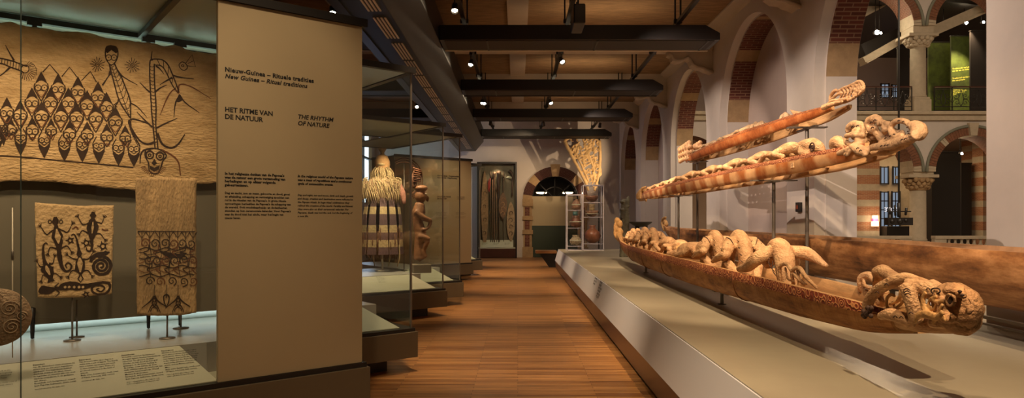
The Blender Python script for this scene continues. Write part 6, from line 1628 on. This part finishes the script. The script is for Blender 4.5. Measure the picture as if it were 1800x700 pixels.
# letters seen back to front on the window
t = thing('window_lettering', 'white letters seen in reverse on the tall atrium window', 'lettering', (*[Q(1568,368,35.94)[0]], 35.94, Q(0,372,35.94)[1]))
m = MB(); write(m, "TOTE", (.35,-.0,0), (-1,0,0), (0,0,1), .30, bold=.004); write(m, "HOIS", (.35,0,-.95), (-1,0,0), (0,0,1), .26); write(m, "ALL", (-.35,0,-.93), (-1,0,0), (0,0,1), .22); m.build('letters', mat('white_letter', (.8,.8,.8), .5, emit=(.8,.85,1), estr=.3), t)
# striped pillars
def striped(px0, px1, y, label):
    x0, _ = Q(px0, 0, y); x1, _ = Q(px1, 0, y); t = thing('striped_pillar', label, 'pillar', ((x0+x1)/2, y, 0), group='striped pillars')
    w2 = (x1-x0)/2; m = MB(); z = 0; i = 0
    while z < zG-.5:
        h = .42 if i % 2 else .30; m.box(-w2,w2,0,.8,z,min(z+h,zG-.36),i%2); z += h; i += 1
    m.build('pillar_shaft', [M['palestone'], M['brickfar']], t)
striped(1500, 1546, 31.5, 'wide brick and stone banded pillar with the glowing wall lamp'); striped(1708, 1718, 34.8, 'brick and stone banded pillar seen past the black boxes'); striped(1728, 1750, 33, 'brick and stone banded pillar at the edge of the right pier')
x, z = Q(1538, 398, 31.4); t = thing('wall_lamp', 'small glowing pink wall lamp on the banded pillar', 'lamp', (x, 31.42, z))
m = MB(); m.box(-.13,.13,-.10,.07,0,.22); m.box(-.10,.10,-.08,.05,.36,.5); m.build('lamp_shade', mat('lamp_cream', (.8,.6,.4), .5, emit=(1,.7,.4), estr=.9), t)
m = MB(); m.box(-.11,.11,-.09,.06,.22,.36); m.build('lamp_band', mat('lamp_pink', (.8,.08,.2), .5, emit=(1,.1,.25), estr=.7), t, label='pink band')
l = bpy.data.lights.new('wall_lamp_light', 'POINT'); l.energy = 9; l.color = WARM; l.shadow_soft_size = .1; o = bpy.data.objects.new('wall_lamp_light', l); COL.objects.link(o); o.location = (x, 31.0, z+.3)
# sloping ribs / stair strings of the upper storey
def slab(px0, py0, px1, py1, y, th, label, mt):
    (xa, za), (xb, zb) = Q(px0,py0,y), Q(px1,py1,y); t = thing('sloping_beam', label, 'beam', (xa, y, za))
    d = Vector((xb-xa, 0, zb-za)); n = Vector((-d.z,0,d.x)).normalized()*th
    m = MB(); m.prism([(0,0),(d.x,d.z),(d.x+n.x,d.z+n.z),(n.x,n.z)], 'y', 0, .5); m.build('beam', mt, t, fixn=True)
    m = MB(); m.prism([(0,-.0),(d.x,d.z),(d.x-n.x*.25,d.z-n.z*.25),(-n.x*.25,-n.z*.25)], 'y', -.08, .58); m.build('lower_moulding', M['palestone'], t, fixn=True)
slab(1522, 110, 1606, 62, 29.6, .25, 'pale sloping beam left of the gallery column', M['palestone']); slab(1636, 62, 1745, 14, 29.6, .35, 'pale sloping beam right of the gallery column', M['palestone'])
slab(1522, 98, 1596, 66, 29.9, .55, 'dark sloping duct above the pale left beam', M['duct'])
slab(1512, 30, 1560, 5, 30.2, .3, 'pale rib high up behind the left arch', M['palestone'])
# hanging lamp rod
x, zt = Q(1580, 0, 20); _, zb = Q(1580, 378, 20)
t = thing('hanging_lamp', 'black lamp cluster hanging low on a long thin rod in the atrium', 'lamp', (x, 20, zb))
m = MB(); m.tube([(0,0,.3),(0,0,12.2-zb)], .028, 8); m.build('rod', M['black'], t)
m = MB(); m.tube([(0,0,-.05),(0,0,.35)], .05, 8); m.tube([(-.35,0,.10),(.35,0,.10)], .02, 6); m.tube([(-.25,0,.02),(-.3,0,.16)], .03, 6); m.tube([(.2,0,.0),(.22,0,.2)], .035, 6); m.tube([(-.1,0,-.02),(-.12,0,.28)], .03, 6)
m.build('lamp_arms', M['black'], t)
m = MB(); m.box(-.36,.36,-.1,.1,-.30,-.08); m.tube([(-.02,-.12,-.18),(-.02,-.1,-.18)], .08, 12); m.tube([(-.25,-.12,-.18),(-.25,-.1,-.18)], .06, 12); m.tube([(.15,-.12,-.16),(.15,-.1,-.16)], .05, 12)
m.build('lamp_box', M['duct2'], t)
x, zt = Q(1580, 55, 19.9)
# plain spot on the gallery ceiling
def gal_spot(px, py, y, label, glow, pw=0, tgt=None, r=.07):
    x, z = Q(px, py, y); t = thing('gallery_spotlight', label, 'spotlight', (x, y, z), group='gallery spotlights')
    m = MB(); m.tube([(0,.12,.02),(0,.0,0)], [r*.8,r], 12); m.tube([(0,.1,0),(0,.1,(11.0 if z > 6 else zG-.35)-z)], .015, 6); m.build('lamp_head', M['duct'], t)
    m = MB(); m.ell((0,-.03,-.01), (r*.8,.02,r*.8), n=12, m=6); m.build('bulb', glow, t)
    if pw: spot((x, y-.15, z-.1), tgt, pw, 80, .6)
gal_spot(1541, 57, 29.0, 'very bright lamp under the left gallery arch', emis('bright_lamp', (1,.85,.6), 160), 500, (13.5, 20, 0), .12)
gal_spot(1548, 58, 29.1, 'small lamp just right of the very bright one', M['lampglow'], r=.06)
gal_spot(1698, 40, 30.5, 'bright tilted lamp under the right gallery arch', M['lampglow'], 400, (20, 31, 7.5), .09)
gal_spot(1728, 39, 30.5, 'lamp beside the pier edge under the right gallery arch', M['lampglow']); gal_spot(1661, 38, 30.5, 'small white lamp near the middle of the right gallery arch', M['slat'])
gal_spot(1690, 270, 29.6, 'small twin lamp under the right ground floor arch', M['lampglow'])

# ================================================================== CEILING SPOTLIGHTS that show
spotlight(.90, 13.9, 4.78, (2.6, 10.5, .9), 'bright ceiling spotlight just right of the middle, between the first two cross ducts', 0)
spotlight(-.96, 14.0, 4.75, (-1.6, 11.5, 1.2), 'ceiling spotlight beside the main duct, between the first two cross ducts', 0)
spotlight(-.96, 18.6, 4.74, (-.5, 14, 0), 'upper lamp of the pair between the second and third cross ducts', 0)
spotlight(-.90, 18.3, 4.68, (-.5, 14, 0), 'lower lamp of the pair between the second and third cross ducts', 0)
spotlight(.90, 18.6, 4.74, (2.4, 15, 1), 'ceiling spotlight right of the middle, between the second and third cross ducts', 0)
spotlight(2.77, 23.0, 4.72, (2.7, 24.2, 3.5), 'ceiling spotlight at right, beside the farthest cross duct', 0)
spotlight(-.96, 10.4, 4.76, (-.8, 7.5, 0), 'ceiling spotlight at the top, right beside the main duct', 0)
spotlight(-2.82, 10.4, 4.72, (-2.0, 8, 1), 'ceiling spotlight at the top, left of the main duct', 0)
spotlight(-2.82, 19.1, 4.72, (-2.4, 15, 1), 'ceiling spotlight left of the main duct over the glass cases', 0)
spotlight(-.9, 22.6, 4.74, (-1, 27, 2), 'small spotlight before the farthest cross duct, near the main duct', 0)
spotlight(.86, 22.8, 4.74, (1, 27, 2), 'small dark spotlight before the farthest cross duct, near the middle', 0)
t = thing('projector', 'black box shaped projector hanging from the middle rail at the top', 'projector', (.93, 10.6, 4.5))
m = MB(); m.box(-.09,.09,-.35,.25,.0,.30); m.build('projector_body', M['duct2'], t, bevel=.02)
m = MB(); m.box(-.015,.015,-.1,-.07,.3,.46); m.box(-.015,.015,.1,.13,.3,.46); m.build('bracket', M['black'], t)
